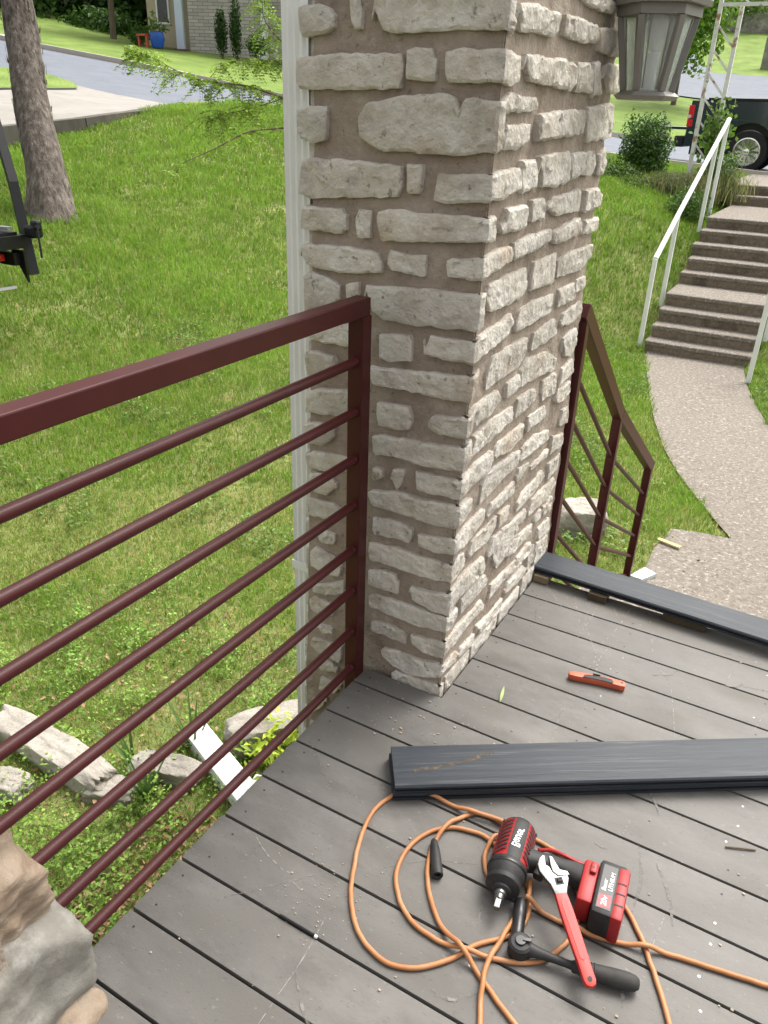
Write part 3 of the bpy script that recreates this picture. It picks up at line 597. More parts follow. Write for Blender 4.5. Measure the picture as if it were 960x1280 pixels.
# scratches and splashes worn into the boards
def worn(name, col, lo, hi, scale=140):                       # broken, patchy mark
    m = mat(name, [col, tuple(c*1.15 for c in col)], 30, .7); t = m.node_tree; N = t.nodes; tc = N.new('ShaderNodeTexCoord'); nz = N.new('ShaderNodeTexNoise'); nz.inputs['Scale'].default_value = scale; nz.inputs['Detail'].default_value = 4
    mr = N.new('ShaderNodeMapRange'); mr.inputs[1].default_value = lo; mr.inputs[2].default_value = hi; tr = N.new('ShaderNodeBsdfTransparent'); ms = N.new('ShaderNodeMixShader')
    t.links.new(tc.outputs['Object'], nz.inputs['Vector']); t.links.new(nz.outputs['Fac'], mr.inputs[0]); t.links.new(mr.outputs[0], ms.inputs[0]); t.links.new(tr.outputs[0], ms.inputs[1]); t.links.new(N['Principled BSDF'].outputs[0], ms.inputs[2]); t.links.new(ms.outputs[0], N['Material Output'].inputs[0]); return m
M_scr = worn('scratch', (.24,.23,.215), .34, .58, 70)
b = MB()
def ribbon(mb, pts, wd, z=.0008):
    P = spline([(*p, z) for p in pts], 6); o = len(mb.v)
    for i, p in enumerate(P):
        t = (P[min(i+1, len(P)-1)]-P[max(i-1, 0)]).normalized(); nn = Vector((-t.y, t.x, 0)); ww = wd*(.35+.65*math.sin(PI*(i+.3)/(len(P)-.4)))*(.7+.6*abs(noise.noise(p*90)))
        mb.v += [tuple(p+nn*ww/2), tuple(p-nn*ww/2)]
    for i in range(len(P)-1): a = o+2*i; mb.f.append((a, a+1, a+3, a+2))
ribbon(b,[(-0.452, 2.215), (-0.369, 2.055), (-0.373, 1.979)],.003)
ribbon(b,[(-0.197, 2.115), (-0.136, 2.037), (-0.077, 1.817)],.003)
ribbon(b,[(-0.331, 2.182), (-0.353, 2.066), (-0.344, 1.969)],.003)
ribbon(b,[(-0.388, 2.12), (-0.339, 1.973)],.002)
ribbon(b,[(-0.384, 1.793), (-0.362, 1.62)],.002)
ribbon(b,[(-0.34, 2.436), (-0.35, 2.252), (-0.371, 2.13)],.003)
ribbon(b,[(-0.661, 2.39), (-0.586, 2.309), (-0.535, 2.249)],.003)
ribbon(b,[(-0.574, 2.413), (-0.507, 2.298), (-0.457, 2.184)],.003)
ribbon(b,[(-0.514, 2.419), (-0.476, 2.317)],.002)
ribbon(b,[(-0.448, 2.398), (-0.443, 2.279), (-0.447, 2.109)],.003)
ribbon(b,[(0.006, 2.149), (0.019, 2.228)],.002)
ribbon(b,[(0.123, 2.05), (0.106, 1.96)],.002)
ribbon(b,[(-0.643, 2.385), (-0.604, 2.266)],.002)
ribbon(b,[(-0.624, 2.398), (-0.562, 2.262)],.002)
ribbon(b,[(-0.594, 2.4), (-0.544, 2.32)],.002)
ribbon(b,[(-0.54, 2.402), (-0.505, 2.269)],.002)
ribbon(b,[(-0.479, 2.377), (-0.452, 2.215)],.002)
ribbon(b,[(-0.409, 2.391), (-0.363, 2.301)],.002)
ribbon(b,[(-0.249, 2.289), (-0.202, 2.112)],.002)
ribbon(b,[(-0.648, 2.268), (-0.576, 2.194)],.002)
ribbon(b,[(-0.847, 0.963), (-0.796, 0.937), (-0.736, 0.921)],.003)
ribbon(b,[(-0.704, 0.91), (-0.673, 0.9)],.002)
ribbon(b,[(-0.593, 0.875), (-0.582, 0.772), (-0.581, 0.697)],.003)
ribbon(b,[(-0.58, 0.679), (-0.58, 0.635)],.002)
ribbon(b,[(0.017, 1.255), (0.013, 1.206), (0.009, 1.163)],.003)
ribbon(b,[(-0.338, 1.126), (-0.311, 1.009)],.002)
ribbon(b,[(-0.345, 1.391), (-0.335, 1.329)],.002)
ribbon(b,[(-0.75, 1.186), (-0.696, 1.181)],.002)
ribbon(b,[(-0.111, 1.467), (-0.115, 1.417)],.002)

kind(ob('scratch', b, M_scr, dk), 'stuff')
b = MB()
for k in range(46):                                           # faint scuffs from feet and dragged boards
    x = rnd.uniform(-.85,1.0); y = rnd.uniform(.4,2.35)
    if x < -.66 and y > 1.55: continue
    a = rnd.uniform(0, PI); l = rnd.uniform(.03,.22); c_ = rnd.uniform(-.03,.03)
    ribbon(b, [(x, y), (x+math.cos(a)*l*.5-math.sin(a)*c_, y+math.sin(a)*l*.5+math.cos(a)*c_), (x+math.cos(a)*l, y+math.sin(a)*l)], rnd.uniform(.003,.012), .0007+.0004*(k % 3))
kind(ob('scuff', b, worn('scuff', (.17,.162,.15), .40, .66, 45), dk), 'stuff')
b = MB()
for k in range(240):                                          # crumbs of mortar, grit
    big = k < 90; x = rnd.gauss(-.63,.06) if big else rnd.uniform(-.9,.9); y = rnd.gauss(.92,.05) if big else rnd.uniform(.45,2.35)
    if x < -.68 and y > 1.58: x = -.6
    s_ = rnd.uniform(.0006,.0018) if big else rnd.uniform(.0008,.0028); b.box(x-s_, x+s_, y-s_*.8, y+s_*.8, .0002, s_*1.1)
for k in range(60): x = rnd.gauss(-.70,.14); y = rnd.gauss(1.50,.07); s_ = rnd.uniform(.0008,.003); b.box(x-s_, x+s_, y-s_*.8, y+s_*.8, .0002, s_)
kind(ob('grit', b, mat('grit', [(.22,.16,.10),(.40,.36,.31)], 60, .9), dk), 'stuff')
# wooden steps below the deck edge (mostly hidden)
# ------------------------------------------------------------------ maroon railings
rl = thing('deck_railing', 'maroon metal railing with eight round bars along the deck edge', 'railing', (-.955,1.1,0))
RX = -.968
ob('top_rail', MB().bar((RX,-.1,1.088),(RX,1.6,1.088),.042,.042,bev=.003), M_rail, rl)
ob('post', MB().box(RX-.021,RX+.021,1.564,1.6065,-.16,1.0665,bev=.003), M_rail, rl)
for z in (.957,.828,.70,.568,.432,.30,.162,.030): ob('bar', MB().tube([(RX,.30,z),(RX,1.56,z)], .0122, 16), M_rail, rl, smooth=True, sharp=40)
for z in (.957,.828,.70,.568,.432,.30,.162,.030): ob('weld', MB().lathe((RX,1.557,z), (0,1,0), [(0,.0121),(.003,.0128),(.006,.0136),(.0075,.014)], 12), M_rail, rl, smooth=True)
rs = thing('stair_railing', 'dark maroon railing sloping down behind the stone pillar', 'railing', (-.69,3.3,-.98))
q0, q1, q2 = Vector((-.712,2.595,.925)), Vector((-.692,3.31,.365)), Vector((-.645,4.08,-.145))
M_rail2 = M_rail
ob('top_rail', MB().bar(q0+Vector((0,-.02,.014)), q1, .042, .055, bev=.003).bar(q1, q2+Vector((.002,.03,-.02)), .0418, .0548, bev=.003), M_rail2, rs)
for q, zz in ((q0,-.5),(q1,-.98),(q2,-.98)): ob('post', MB().box(q.x-.02,q.x+.02,q.y-.02,q.y+.02,zz,q.z-.005,bev=.003), M_rail2, rs)
for k in range(6):
    dz = -.205-.153*k
    b = MB(); b.tube([q0+Vector((0,0,dz)), q1+Vector((0,0,dz+.0)), q2+Vector((0,0,dz*.86))], .0095, 12)
    ob('bar', b, M_rail2, rs, smooth=True, sharp=40)
# concrete steps from deck down to the walk
stp = thing('porch_steps', 'concrete steps descending from the deck edge, hidden behind the black board', 'steps', (.3,3,-.98))
for k in range(4): ob('step', MB().box(-.61,1.4,2.45+.3*k,2.85+.3*k if k < 3 else 3.72,-1.0-.01*k,-.205-.2*k), M_concrete, stp)
# ------------------------------------------------------------------ downspout
ds = thing('downspout', 'white ribbed metal downspout down the left side of the pillar', 'downspout', (-1.234,1.76,-.95))
def spout_ring():
    p = []; x0, x1, y0, y1 = -1.276,-1.200,1.715,1.815
    for k in range(9): x = x0+(x1-x0)*k/8; p.append((x, y0+(.005 if k % 2 else 0)))
    for k in range(1, 10): y = y0+(y1-y0)*k/9; p.append((x1-(.004 if k % 2 else 0), y))
    for k in range(1, 9): p.append((x1-(x1-x0)*k/8, y1-(.004 if k % 2 else 0)))
    for k in range(1, 9): y = y1-(y1-y0)*k/9; p.append((x0+(.004 if k % 2 else 0), y))
    return p
b = MB(); rg = spout_ring(); n = len(rg); zs = [2.3,-.84]
for z in zs: b.v += [(x, y, z) for x, y in rg]
for k in range(n): b.f.append((k, (k+1) % n, n+(k+1) % n, n+k))
ob('pipe', b, M_white, ds)
ob('elbow', MB().bar((-1.21,1.765,-.86),(-1.50,1.70,-.875),.086,.07,bev=.006), M_white, ds)
for z in (1.95,.2): ob('strap', MB().box(-1.282,-1.17,1.71,1.714,z,z+.03), M_white, ds)
se = thing('downspout_extension', 'white ribbed downspout extension lying on the ground by edging stones', 'downspout', (-1.7,1.75,-.93))
b = MB(); a = Vector((-1.47,1.655,-.90)); c = Vector((-1.93,1.845,-.915)); d = (c-a).normalized(); nn = Vector((-d.y, d.x, 0)); P = []
for k in range(11): P.append((-.05+.1*k/10, .07+(.004 if k % 2 else 0)))
P += [(.05,0),(-.05,0)]
for e in (a, c): b.v += [tuple(e+nn*u+Vector((0,0,v-.035))) for u, v in P]
n = len(P)
for k in range(n): b.f.append((k, (k+1) % n, n+(k+1) % n, n+k))
ob('pipe', b, M_white, se)
# ------------------------------------------------------------------ loose boards
def frame(a, c):
    a = Vector(a); d = (Vector(c)-a); d.z = 0; d.normalize(); return Matrix.Translation(a) @ Matrix((d, Vector((-d.y, d.x, 0)), Vector((0,0,1)))).transposed().to_4x4()
def plank(name, a, c, L, W, T, label, cat, group=None, grooves=True, z=0):
    M = frame(a, c); bm = bmesh.new()
    prof = [(0,.004),(.004,0),(W-.004,0),(W,.004)]
    if grooves: prof += [(W,T*.35),(W-.008,T*.36),(W-.008,T*.58),(W,T*.6)]
    prof += [(W,T-.004),(W-.004,T),(.004,T),(0,T-.004)]
    if grooves: prof += [(0,T*.6),(.008,T*.58),(.008,T*.36),(0,T*.35)]
    b = MB(); n = len(prof)
    for x in (0, L): b.v += [tuple((x, -u, v+z)) for u, v in prof]
    for k in range(n): b.f.append((k, (k+1) % n, n+(k+1) % n, n+k))
    b.f += [tuple(range(n-1, -1, -1)), tuple(range(n, 2*n))]
    o = ob(name, b, M_dark); o.matrix_world = M; return tag(o, label, cat, group)
plank('decking_board', (-.703,1.332,0), (.139,1.898,0), 2.6, .138, .0253, 'bottom black decking board of the pair lying across the deck', 'board', z=0)
plank('decking_board', (-.698,1.332,.0258), (.139,1.893,.0258), 2.6, .138, .0253, 'top black wood-grain decking board of the pair behind the cord', 'board')
plank('edge_board', (-.700,2.518,.0285), (.08,2.488,.0285), 3.1, .130, .0253, 'dark board resting on wood blocks along the far deck edge', 'board')
for i, (x0, x1, y, lb) in enumerate(((-.694,-.64,2.372,'small pale wood shim under the board end beside the stone pillar'),(-.49,-.425,2.362,'dark wood shim under the far board nearest the stair railing'),(-.235,-.095,2.375,'long dark wood shim under the far board at its right'))):
    tag(ob('wood_shim', MB().box(x0,x1,y,y+.12,.001,.0275,bev=.002), M_joist if i == 0 else mat('dark_shim', [(.05,.038,.022),(.08,.06,.035)], 12, .8)), lb, 'wood block')
b = MB(); Mtop = frame((-.698,1.332,.0258), (.139,1.893,.0258))
def smear(pts, wd):
    o = len(b.v); P = spline([(x, y, .0258) for x, y in pts], 8)
    for i, p in enumerate(P):
        t = (P[min(i+1, len(P)-1)]-P[max(i-1, 0)]).normalized(); nn = Vector((-t.y, t.x, 0)); b.v += [tuple(Mtop @ (p+nn*wd/2)), tuple(Mtop @ (p-nn*wd/2))]
    for i in range(len(P)-1): b.f.append((o+2*i, o+2*i+1, o+2*i+3, o+2*i+2))
smear([(.05,-.088),(.12,-.076),(.19,-.058),(.26,-.03)], .012)
kind(ob('dirt_smear', b, worn('tan_dirt', (.10,.075,.05), .38, .66, 60), bpy.data.objects['decking_board.001']), 'stuff').matrix_parent_inverse = bpy.data.objects['decking_board.001'].matrix_world.inverted()
# ------------------------------------------------------------------ extension cord
CORD=[
[(-0.535, 1.299), (-0.586, 1.265), (-0.628, 1.235), (-0.648, 1.166), (-0.634, 1.08), (-0.599, 0.992), (-0.571, 0.939), (-0.522, 0.885), (-0.465, 0.858), (-0.417, 0.858), (-0.374, 0.88), (-0.329, 0.928), (-0.299, 0.98), (-0.251, 1.031), (-0.232, 1.079), (-0.24, 1.131), (-0.261, 1.168)],
[(-0.344, 1.218), (-0.376, 1.232), (-0.412, 1.234), (-0.467, 1.217), (-0.509, 1.173), (-0.527, 1.111), (-0.518, 1.042), (-0.483, 0.992), (-0.441, 0.961), (-0.386, 0.949), (-0.332, 0.952), (-0.27, 0.968), (-0.212, 0.99), (-0.172, 1.02), (-0.15, 1.062), (-0.138, 1.104), (-0.14, 1.145), (-0.155, 1.203), (-0.194, 1.24)],
[(-0.345, 1.286), (-0.383, 1.293), (-0.411, 1.294), (-0.442, 1.281), (-0.472, 1.226), (-0.482, 1.156), (-0.463, 1.086), (-0.426, 1.027), (-0.378, 0.981), (-0.324, 0.952), (-0.277, 0.931), (-0.229, 0.904), (-0.175, 0.877), (-0.132, 0.853)],
[(-0.577, 1.267), (-0.525, 1.278), (-0.459, 1.277), (-0.399, 1.286), (-0.355, 1.288), (-0.268, 1.287), (-0.206, 1.276), (-0.138, 1.264), (-0.066, 1.227), (-0.016, 1.174), (0.016, 1.125), (0.048, 1.072), (0.075, 1.021), (0.097, 0.977)],
[(-0.211, 0.806), (-0.23, 0.844), (-0.249, 0.892), (-0.262, 0.948), (-0.258, 1.01), (-0.254, 1.057), (-0.245, 1.124), (-0.255, 1.172)],
[(-0.34, 1.272), (-0.359, 1.254), (-0.369, 1.237), (-0.371, 1.196), (-0.358, 1.161), (-0.335, 1.138), (-0.301, 1.134)],
[(-0.248, 1.122), (-0.207, 1.118), (-0.169, 1.118), (-0.111, 1.121), (-0.023, 1.145), (0.049, 1.166), (0.137, 1.183), (0.224, 1.2), (0.334, 1.226)]]

M_cord = mat('orange_cord', [(.34,.135,.045),(.42,.185,.075),(.47,.24,.12)], 9, .5, spots=[((.30,.13,.06), 18, .58, .72, .6), ((.55,.35,.2), 30, .64, .72, .5)])
b = MB(); placed = []
for i, c in enumerate(CORD):
    P = spline([(x, y, 0) for x, y in c], 10); Q = []
    for p in P:
        z = .0058
        for (px, py, pz) in placed:
            d = math.hypot(p.x-px, p.y-py)
            if d < .028: z = max(z, .0058+(pz+.0055)*max(0, 1-(d/.028)**2))
        Q.append(Vector((p.x+.0012*noise.noise(p*40), p.y+.0012*noise.noise(p*40+Vector((9,0,0))), z)))
    for _ in range(3):
        Q = [Q[0]]+[Vector((Q[k].x, Q[k].y, max(Q[k].z, (Q[k-1].z+Q[k].z+Q[k+1].z)/3))) for k in range(1, len(Q)-1)]+[Q[-1]]
    placed += [(q.x, q.y, q.z) for q in Q]
    b.tube(Q, .0052, 9)
tag(ob('extension_cord', b, M_cord, smooth=True, sharp=50), 'worn orange extension cord coiled on the deck around the tools', 'cord')
# ------------------------------------------------------------------ text helper
def text_verts(s, size):
    cu = bpy.data.curves.new('t', 'FONT'); cu.body = s; cu.size = size; cu.align_x = 'CENTER'; cu.align_y = 'CENTER'; cu.extrude = 0; cu.offset = size*.008; cu.resolution_u = 4
    o = bpy.data.objects.new('t', cu); COL.objects.link(o); dg = bpy.context.evaluated_depsgraph_get(); dg.update()
    me = bpy.data.meshes.new_from_object(o.evaluated_get(dg)); vs = [v.co.copy() for v in me.vertices]; fs = [tuple(p.vertices) for p in me.polygons]
    bpy.data.objects.remove(o); bpy.data.curves.remove(cu); bpy.data.meshes.remove(me); return vs, fs
M_red = mat('red_plastic', [(.27,.012,.014),(.33,.018,.018)], 20, .45, .12, 200, bdist=.0006, spots=[((.28,.05,.04), 30, .6, .75, .5)])
M_rub = mat('black_rubber', [(.012,.012,.013),(.03,.029,.028)], 25, .6, .3, 150, bdist=.0008, spots=[((.10,.095,.085), 40, .6, .75, .35)])
M_txt = mat('white_print', [(.78,.78,.78)], 9, .5)
M_steel = mat('worn_chrome', [(.16,.16,.16),(.27,.27,.265)], 30, .42, .1, 120, metal=1.0, bdist=.0005)
M_dsteel = mat('black_steel', [(.03,.03,.032),(.06,.06,.06)], 30, .35, metal=.7)
# ------------------------------------------------------------------ impact wrench
iw = thing('impact_wrench', 'red and black cordless impact wrench with battery lying on the deck', 'impact wrench', (-.25,1.18,0))
A = Vector((-.321,1.268,.0445)); D = (Vector((-.288,1.05,.0445))-A).normalized(); UP = Vector((.18,-.05,1)).normalized()
hs = ob('housing', MB().lathe(A, D, [(0,.0005),(0,.028),(.004,.0355),(.012,.0395),(.03,.0415),(.085,.0420),(.122,.0405),(.124,.030)], 40, up=UP), M_red, iw, smooth=True, sharp=40)
ob('gear_case', MB().lathe(A, D, [(.116,.036),(.117,.0422),(.126,.0428),(.138,.041),(.148,.0370),(.154,.0350),(.156,.0380),(.166,.0370),(.171,.030),(.174,.021),(.178,.020),(.181,.016),(.183,.0005)], 40, up=UP), M_rub, iw, smooth=True, sharp=30)
ob('rear_cap', MB().lathe(A, D, [(-.001,.0005),(-.001,.020),(.0015,.0285),(.006,.0372),(.009,.0385)], 40, up=UP), M_rub, iw, smooth=True, sharp=40)
ob('case_ring', MB().lathe(A, D, [(.124,.0430),(.126,.0440),(.130,.0440),(.132,.0428)], 40, up=UP), M_dsteel, iw, smooth=True, sharp=40)
an = ob('anvil', MB().lathe(A, D, [(.176,.0125),(.188,.0125),(.190,.0095),(.200,.0095),(.2005,.007)], 20), M_steel, iw, smooth=True, sharp=30)
zax = UP; ob('square_drive', MB().bar(A+D*.198, A+D*.2225, .0125, .0125, bev=.0015), M_steel, an)
ob('top_panel', MB().lathe(A, D, [(.002,.0295),(.005,.0375),(.013,.0413),(.03,.0434),(.085,.0440),(.119,.0428)], 14, ang=(-.40,.34), up=UP), M_rub, hs, smooth=True)
X = (UP-D*UP.dot(D)).normalized(); Y = D.cross(X)
def oncyl(t, a, r): return A+D*t+(X*math.cos(a)+Y*math.sin(a))*r
vs, fs = text_verts('Bauer', .026)
tv = [oncyl(.066-(v.x*.86), -.02-(v.y+v.x*.12)/.0436, .0447) for v in vs]
ob('lettering', MB().add(tv, fs), M_txt, hs)
for sd in (-1, 1):
    for k in range(8):
        t = .014+.0118*k; b = MB()
        n = 6; vs2 = []
        for q in range(n+1):
            a = sd*(.46+.70*q/n)-.03; tt = t+.012*q/n
            r0 = .0395+.0025*min(1, t/.03)
            vs2 += [oncyl(tt, a, r0+.0026), oncyl(tt+.0052, a, r0+.0026)]
        b.add(vs2, [(2*q, 2*q+1, 2*q+3, 2*q+2) for q in range(n)])
        ob('vent_slot', b, M_rub, hs)
for sd in (-1, 1):
    for t in (.110,.012): ob('screw', MB().lathe(oncyl(t, sd*1.25, .039), X*math.cos(sd*1.25)+Y*math.sin(sd*1.25), [(0,.0038),(.003,.0038),(.0031,.0001)], 10), M_dsteel, hs)
def oval(mb, pts, rad, n=16):                                  # swept superellipse (ry, rz) along near-x path
    o = len(mb.v); P = [Vector(p) for p in pts]
    for i, p in enumerate(P):
        t = (P[min(i+1, len(P)-1)]-P[max(i-1, 0)]).normalized(); y = Vector((0,0,1)).cross(t).normalized(); z = t.cross(y)
        for k in range(n):
            a = 2*PI*k/n; c, s = math.cos(a), math.sin(a); c = math.copysign(abs(c)**.75, c); s = math.copysign(abs(s)**.75, s)
            mb.v.append(tuple(p+y*c*rad[i][0]+z*s*rad[i][1]))
    for i in range(len(P)-1):
        for k in range(n): a = o+i*n+k; c = o+i*n+(k+1) % n; mb.f.append((a, c, c+n, a+n))
    mb.f += [tuple(o+k for k in range(n-1, -1, -1)), tuple(o+(len(P)-1)*n+k for k in range(n))]
    return mb
hp = spline([(-.295,1.190,.043),(-.255,1.200,.043),(-.215,1.212,.042),(-.175,1.216,.042),(-.140,1.212,.042)], 5)
ob('grip', oval(MB(), hp, [(.028-.0085*math.sin(PI*min(1, i/16)), .026-.004*math.sin(PI*i/20)) for i in range(len(hp))]), M_rub, iw, smooth=True, sharp=40)
tp = spline([(-.262,1.224,.052),(-.235,1.233,.060),(-.205,1.232,.064),(-.178,1.234,.060),(-.15,1.24,.056)], 5)
ob('trim', oval(MB(), tp, [(.0042,.0035)]*len(tp), 8), M_red, iw, smooth=True)
ob('trigger', MB().box(-.252,-.228,1.163,1.186,.032,.054,bev=.006), M_dsteel, iw, smooth=True, sharp=40)
Rb = Matrix.Translation((-.095,1.195,0)) @ Matrix.Rotation(math.radians(6), 4, 'Z')
ft = ob('battery_mount', MB().box(-.062,-.030,-.052,.055,.006,.074,Rb,bev=.007).box(-.048,-.034,.018,.046,.074,.082,Rb,bev=.003), M_red, iw, smooth=True, sharp=40)
ob('mount_screw', MB().lathe(Rb @ Vector((-.041,.032,.081)), (0,0,1), [(0,.003),(.002,.003),(.0021,.0001)], 10), M_dsteel, ft)
bt = ob('battery', MB().box(-.030,.028,-.070,.066,.001,.078,Rb,bev=.008), M_rub, iw, smooth=True, sharp=40)
ob('battery_side', MB().box(.008,.0335,-.0715,.060,.002,.0795,Rb,bev=.007), M_red, bt, smooth=True, sharp=40)
for yy in (-.040,-.012,.014): ob('battery_rib', MB().box(.0125,.030,yy,yy+.003,.0794,.0803,Rb), M_rub, bt)
lab = ob('label', MB().box(-.022,.0075,-.058,.052,.0783,.0788,Rb), mat('label_black', [(.014,.014,.016)], 5, .3), bt)
ob('label_panel', MB().prism([(-.0195,-.056),(.0045,-.052),(.0045,-.022),(-.0195,-.026)], .0788, .0791, Rb), mat('label_red', [(.55,.02,.03)], 5, .35), lab)
for s_, sz, cx, cy in (('20v', .0165, -.0075, -.039), ('Bauer', .0125, -.0125, .0), ('LITHIUM', .0125, .0002, .012)):
    vs, fs = text_verts(s_, sz); rz = math.radians(90)
    ob('lettering', MB().add([Rb @ Vector((cx-v.y, cy+v.x+v.y*.1, .0794)) for v in vs], fs), M_txt, lab)
# ------------------------------------------------------------------ adjustable wrench
aw = thing('adjustable_wrench', 'red handled adjustable wrench lying across the impact wrench and ratchet', 'wrench', (-.15,1.08,.03))
E0 = Vector((-.069,.990,.043)); E1 = Vector((-.189,1.134,.0815)); du = (E1-E0).normalized(); dv = Vector((0,0,1)).cross(du).normalized(); dn = du.cross(dv)
MW = Matrix.Translation(E1) @ Matrix((du, dv, dn)).transposed().to_4x4(); HL = (E1-E0).length
pts = [(-.012,-.0125),(-.05,-.0145),(-.10,-.0140),(-.15,-.0125),(-HL+.012,-.0125),(-HL+.004,-.0095),(-HL,0),(-HL+.004,.0095),(-HL+.012,.0125),(-.15,.0125),(-.10,.0140),(-.05,.0145),(-.012,.0125)]
ha = ob('handle', MB().prism(pts, -.007, .007, MW, bev=.0045), mat('red_vinyl', [(.46,.028,.022),(.52,.038,.03)], 10, .42, .1, 60, bdist=.001), aw, smooth=True, sharp=50)
ob('handle_groove', MB().prism([(-.03,-.0065),(-.14,-.0055),(-.145,0),(-.14,.0055),(-.03,.0065),(-.025,0)], .0068, .0078, MW, bev=.0006), ha.data.materials[0], ha)
ob('hang_hole', MB().lathe(MW @ Vector((-HL+.014,0,-.0075)), dn, [(0,.0048),(.0155,.0048),(.0156,.0001)], 16), M_rub, ha)
hd_ = ob('head', MB().prism([(-.016,-.012),(-.006,-.0165),(.012,-.026),(.019,-.0265),(.020,-.004),(.030,.004),(.042,.0065),(.047,.0126),(.066,.0085),(.068,.013),(.063,.021),(.051,.029),(.035,.0295),(.018,.022),(.006,.0155),(-.016,.012)], -.0065, .0065, MW, bev=.0015), M_steel, aw, smooth=True, sharp=35)
ob('movable_jaw', MB().prism([(.0195,-.0305),(.0275,-.028),(.033,-.0135),(.050,-.0090),(.061,-.0068),(.0645,-.0010),(.0435,.0030),(.031,.0030),(.0205,-.0050)], -.0055, .0075, MW, bev=.0015), M_steel, aw, smooth=True, sharp=35)
ob('worm_slot', MB().prism([(.002,-.0130),(.0175,-.0130),(.0175,.0045),(.002,.0045)], .0060, .0068, MW), M_rub, hd_)
wm = [(i*.0022+(.0011 if j else 0), .0052 if j else .0036) for i in range(5) for j in (0, 1)]
ob('worm_screw', MB().lathe(MW @ Vector((.010,-.0105,.0058)), dv, wm, 14), M_steel, aw)
# ------------------------------------------------------------------ ratchet with deep socket
rt = thing('ratchet', 'black ratchet handle with deep socket under the red wrench', 'ratchet', (-.1,1.03,0))
H = Vector((-.219,1.012,.0235)); Tt = Vector((-.105,1.030,.0225)); Ge = Vector((.008,1.062,.0185))
ob('ratchet_head', MB().lathe(H-Vector((0,0,.019)), (0,0,1), [(0,.0005),(0,.020),(.003,.0235),(.030,.0235),(.034,.019),(.0355,.0005)], 28), M_rub, rt, smooth=True, sharp=35)
ob('ratchet_dial', MB().lathe(H+Vector((0,0,.016)), (0,0,1), [(0,.011),(.004,.010),(.0042,.0005)], 20).bar(H+Vector((.003,.003,.0205)), H+Vector((.018,.008,.0205)), .006, .004), M_dsteel, rt)
sp = [H+(Tt-H)*t for t in (.1,.3,.55,.8,1,1.08)]
ob('shaft', MB().tube(sp, [.016,.0115,.0085,.0078,.009,.011], 14), M_rub, rt, smooth=True, sharp=50)
dg_ = (Ge-Tt).normalized()
ob('grip', MB().lathe(Tt-dg_*.012, dg_, [(0,.0005),(0,.0105),(.004,.0115),(.02,.0130),(.045,.0155),(.085,.0172),(.108,.0168),(.120,.0145),(.127,.0095),(.129,.0005)], 24), mat('black_grip', [(.018,.017,.016),(.04,.038,.036)], 30, .7, .5, 180, bdist=.001), rt, smooth=True, sharp=50)
for k in range(5): ob('grip_ring', MB().lathe(Tt+dg_*(.004+.006*k), dg_, [(0,.0136+.0006*k),(.0015,.0143+.0006*k),(.003,.0136+.0006*k)], 20), M_rub, rt)
s0 = H+Vector((-.012,.014,-.003)); s1 = Vector((-.254,1.112,.0165)); dd = (s1-s0).normalized(); Ls = (s1-s0).length
ob('socket', MB().lathe(s0, dd, [(0,.009),(.01,.0125),(.02,.0130),(Ls*.55,.0130),(Ls*.57,.0142),(Ls-.002,.0142),(Ls,.0132),(Ls,.0095),(Ls-.02,.0092)], 24), M_dsteel, rt, smooth=True, sharp=35)
# ------------------------------------------------------------------ small things on the deck
hc = Vector((-.435,1.078,.0125)); hd2 = Vector((-.487,1.163,.011))-hc; L_ = hd2.length
tag(ob('plastic_sleeve', MB().lathe(hc, hd2, [(.004,.006),(0,.008),(0,.0125),(.003,.0130),(.05,.0125),(.075,.0105),(.092,.0075),(.098,.004),(.099,.0005)], 20), M_rub, smooth=True, sharp=40), 'short black plastic sleeve lying inside the orange cord loop', 'sleeve')
pn = thing('pen', 'thin black pen with a silver tip lying in a board gap', 'pen', (-.63,.83,0))
pa, pb = Vector((-.676,.8285,.0035)), Vector((-.588,.8285,.0035))
ob('barrel', MB().tube([pa, pb], .0034, 10), M_black, pn, smooth=True, sharp=40); ob('tip', MB().tube([pb, pb+Vector((.006,.0,.0))], [.0042,.003], 10), mat('silver_tip', [(.6,.62,.62)], 4, .4), pn, smooth=True, sharp=40)
tag(ob('twig', MB().tube(spline([(.100,1.505,.003),(.13,1.518,.004),(.163,1.533,.003)], 5), [.0022]*10+[.0014], 7), M_twig), 'small dry brown twig on the deck at the right', 'twig')
lf = MB(); pth = spline([(-.540,1.690,.004),(-.545,1.715,.012),(-.552,1.745,.016)], 5)
for i, p in enumerate(pth): wv = .0045*math.sin(PI*(i+.6)/(len(pth)+.2)); lf.v += [(p.x-wv, p.y, p.z), (p.x+wv, p.y+.002, p.z+.002)]
for i in range(len(pth)-1): lf.f.append((2*i, 2*i+1, 2*i+3, 2*i+2))
tag(ob('leaf_sprig', lf, mat('pale_leaf', [(.35,.45,.16),(.45,.52,.25)], 20, .6)), 'pale green leaf sprig lying near the pillar corner', 'leaf')
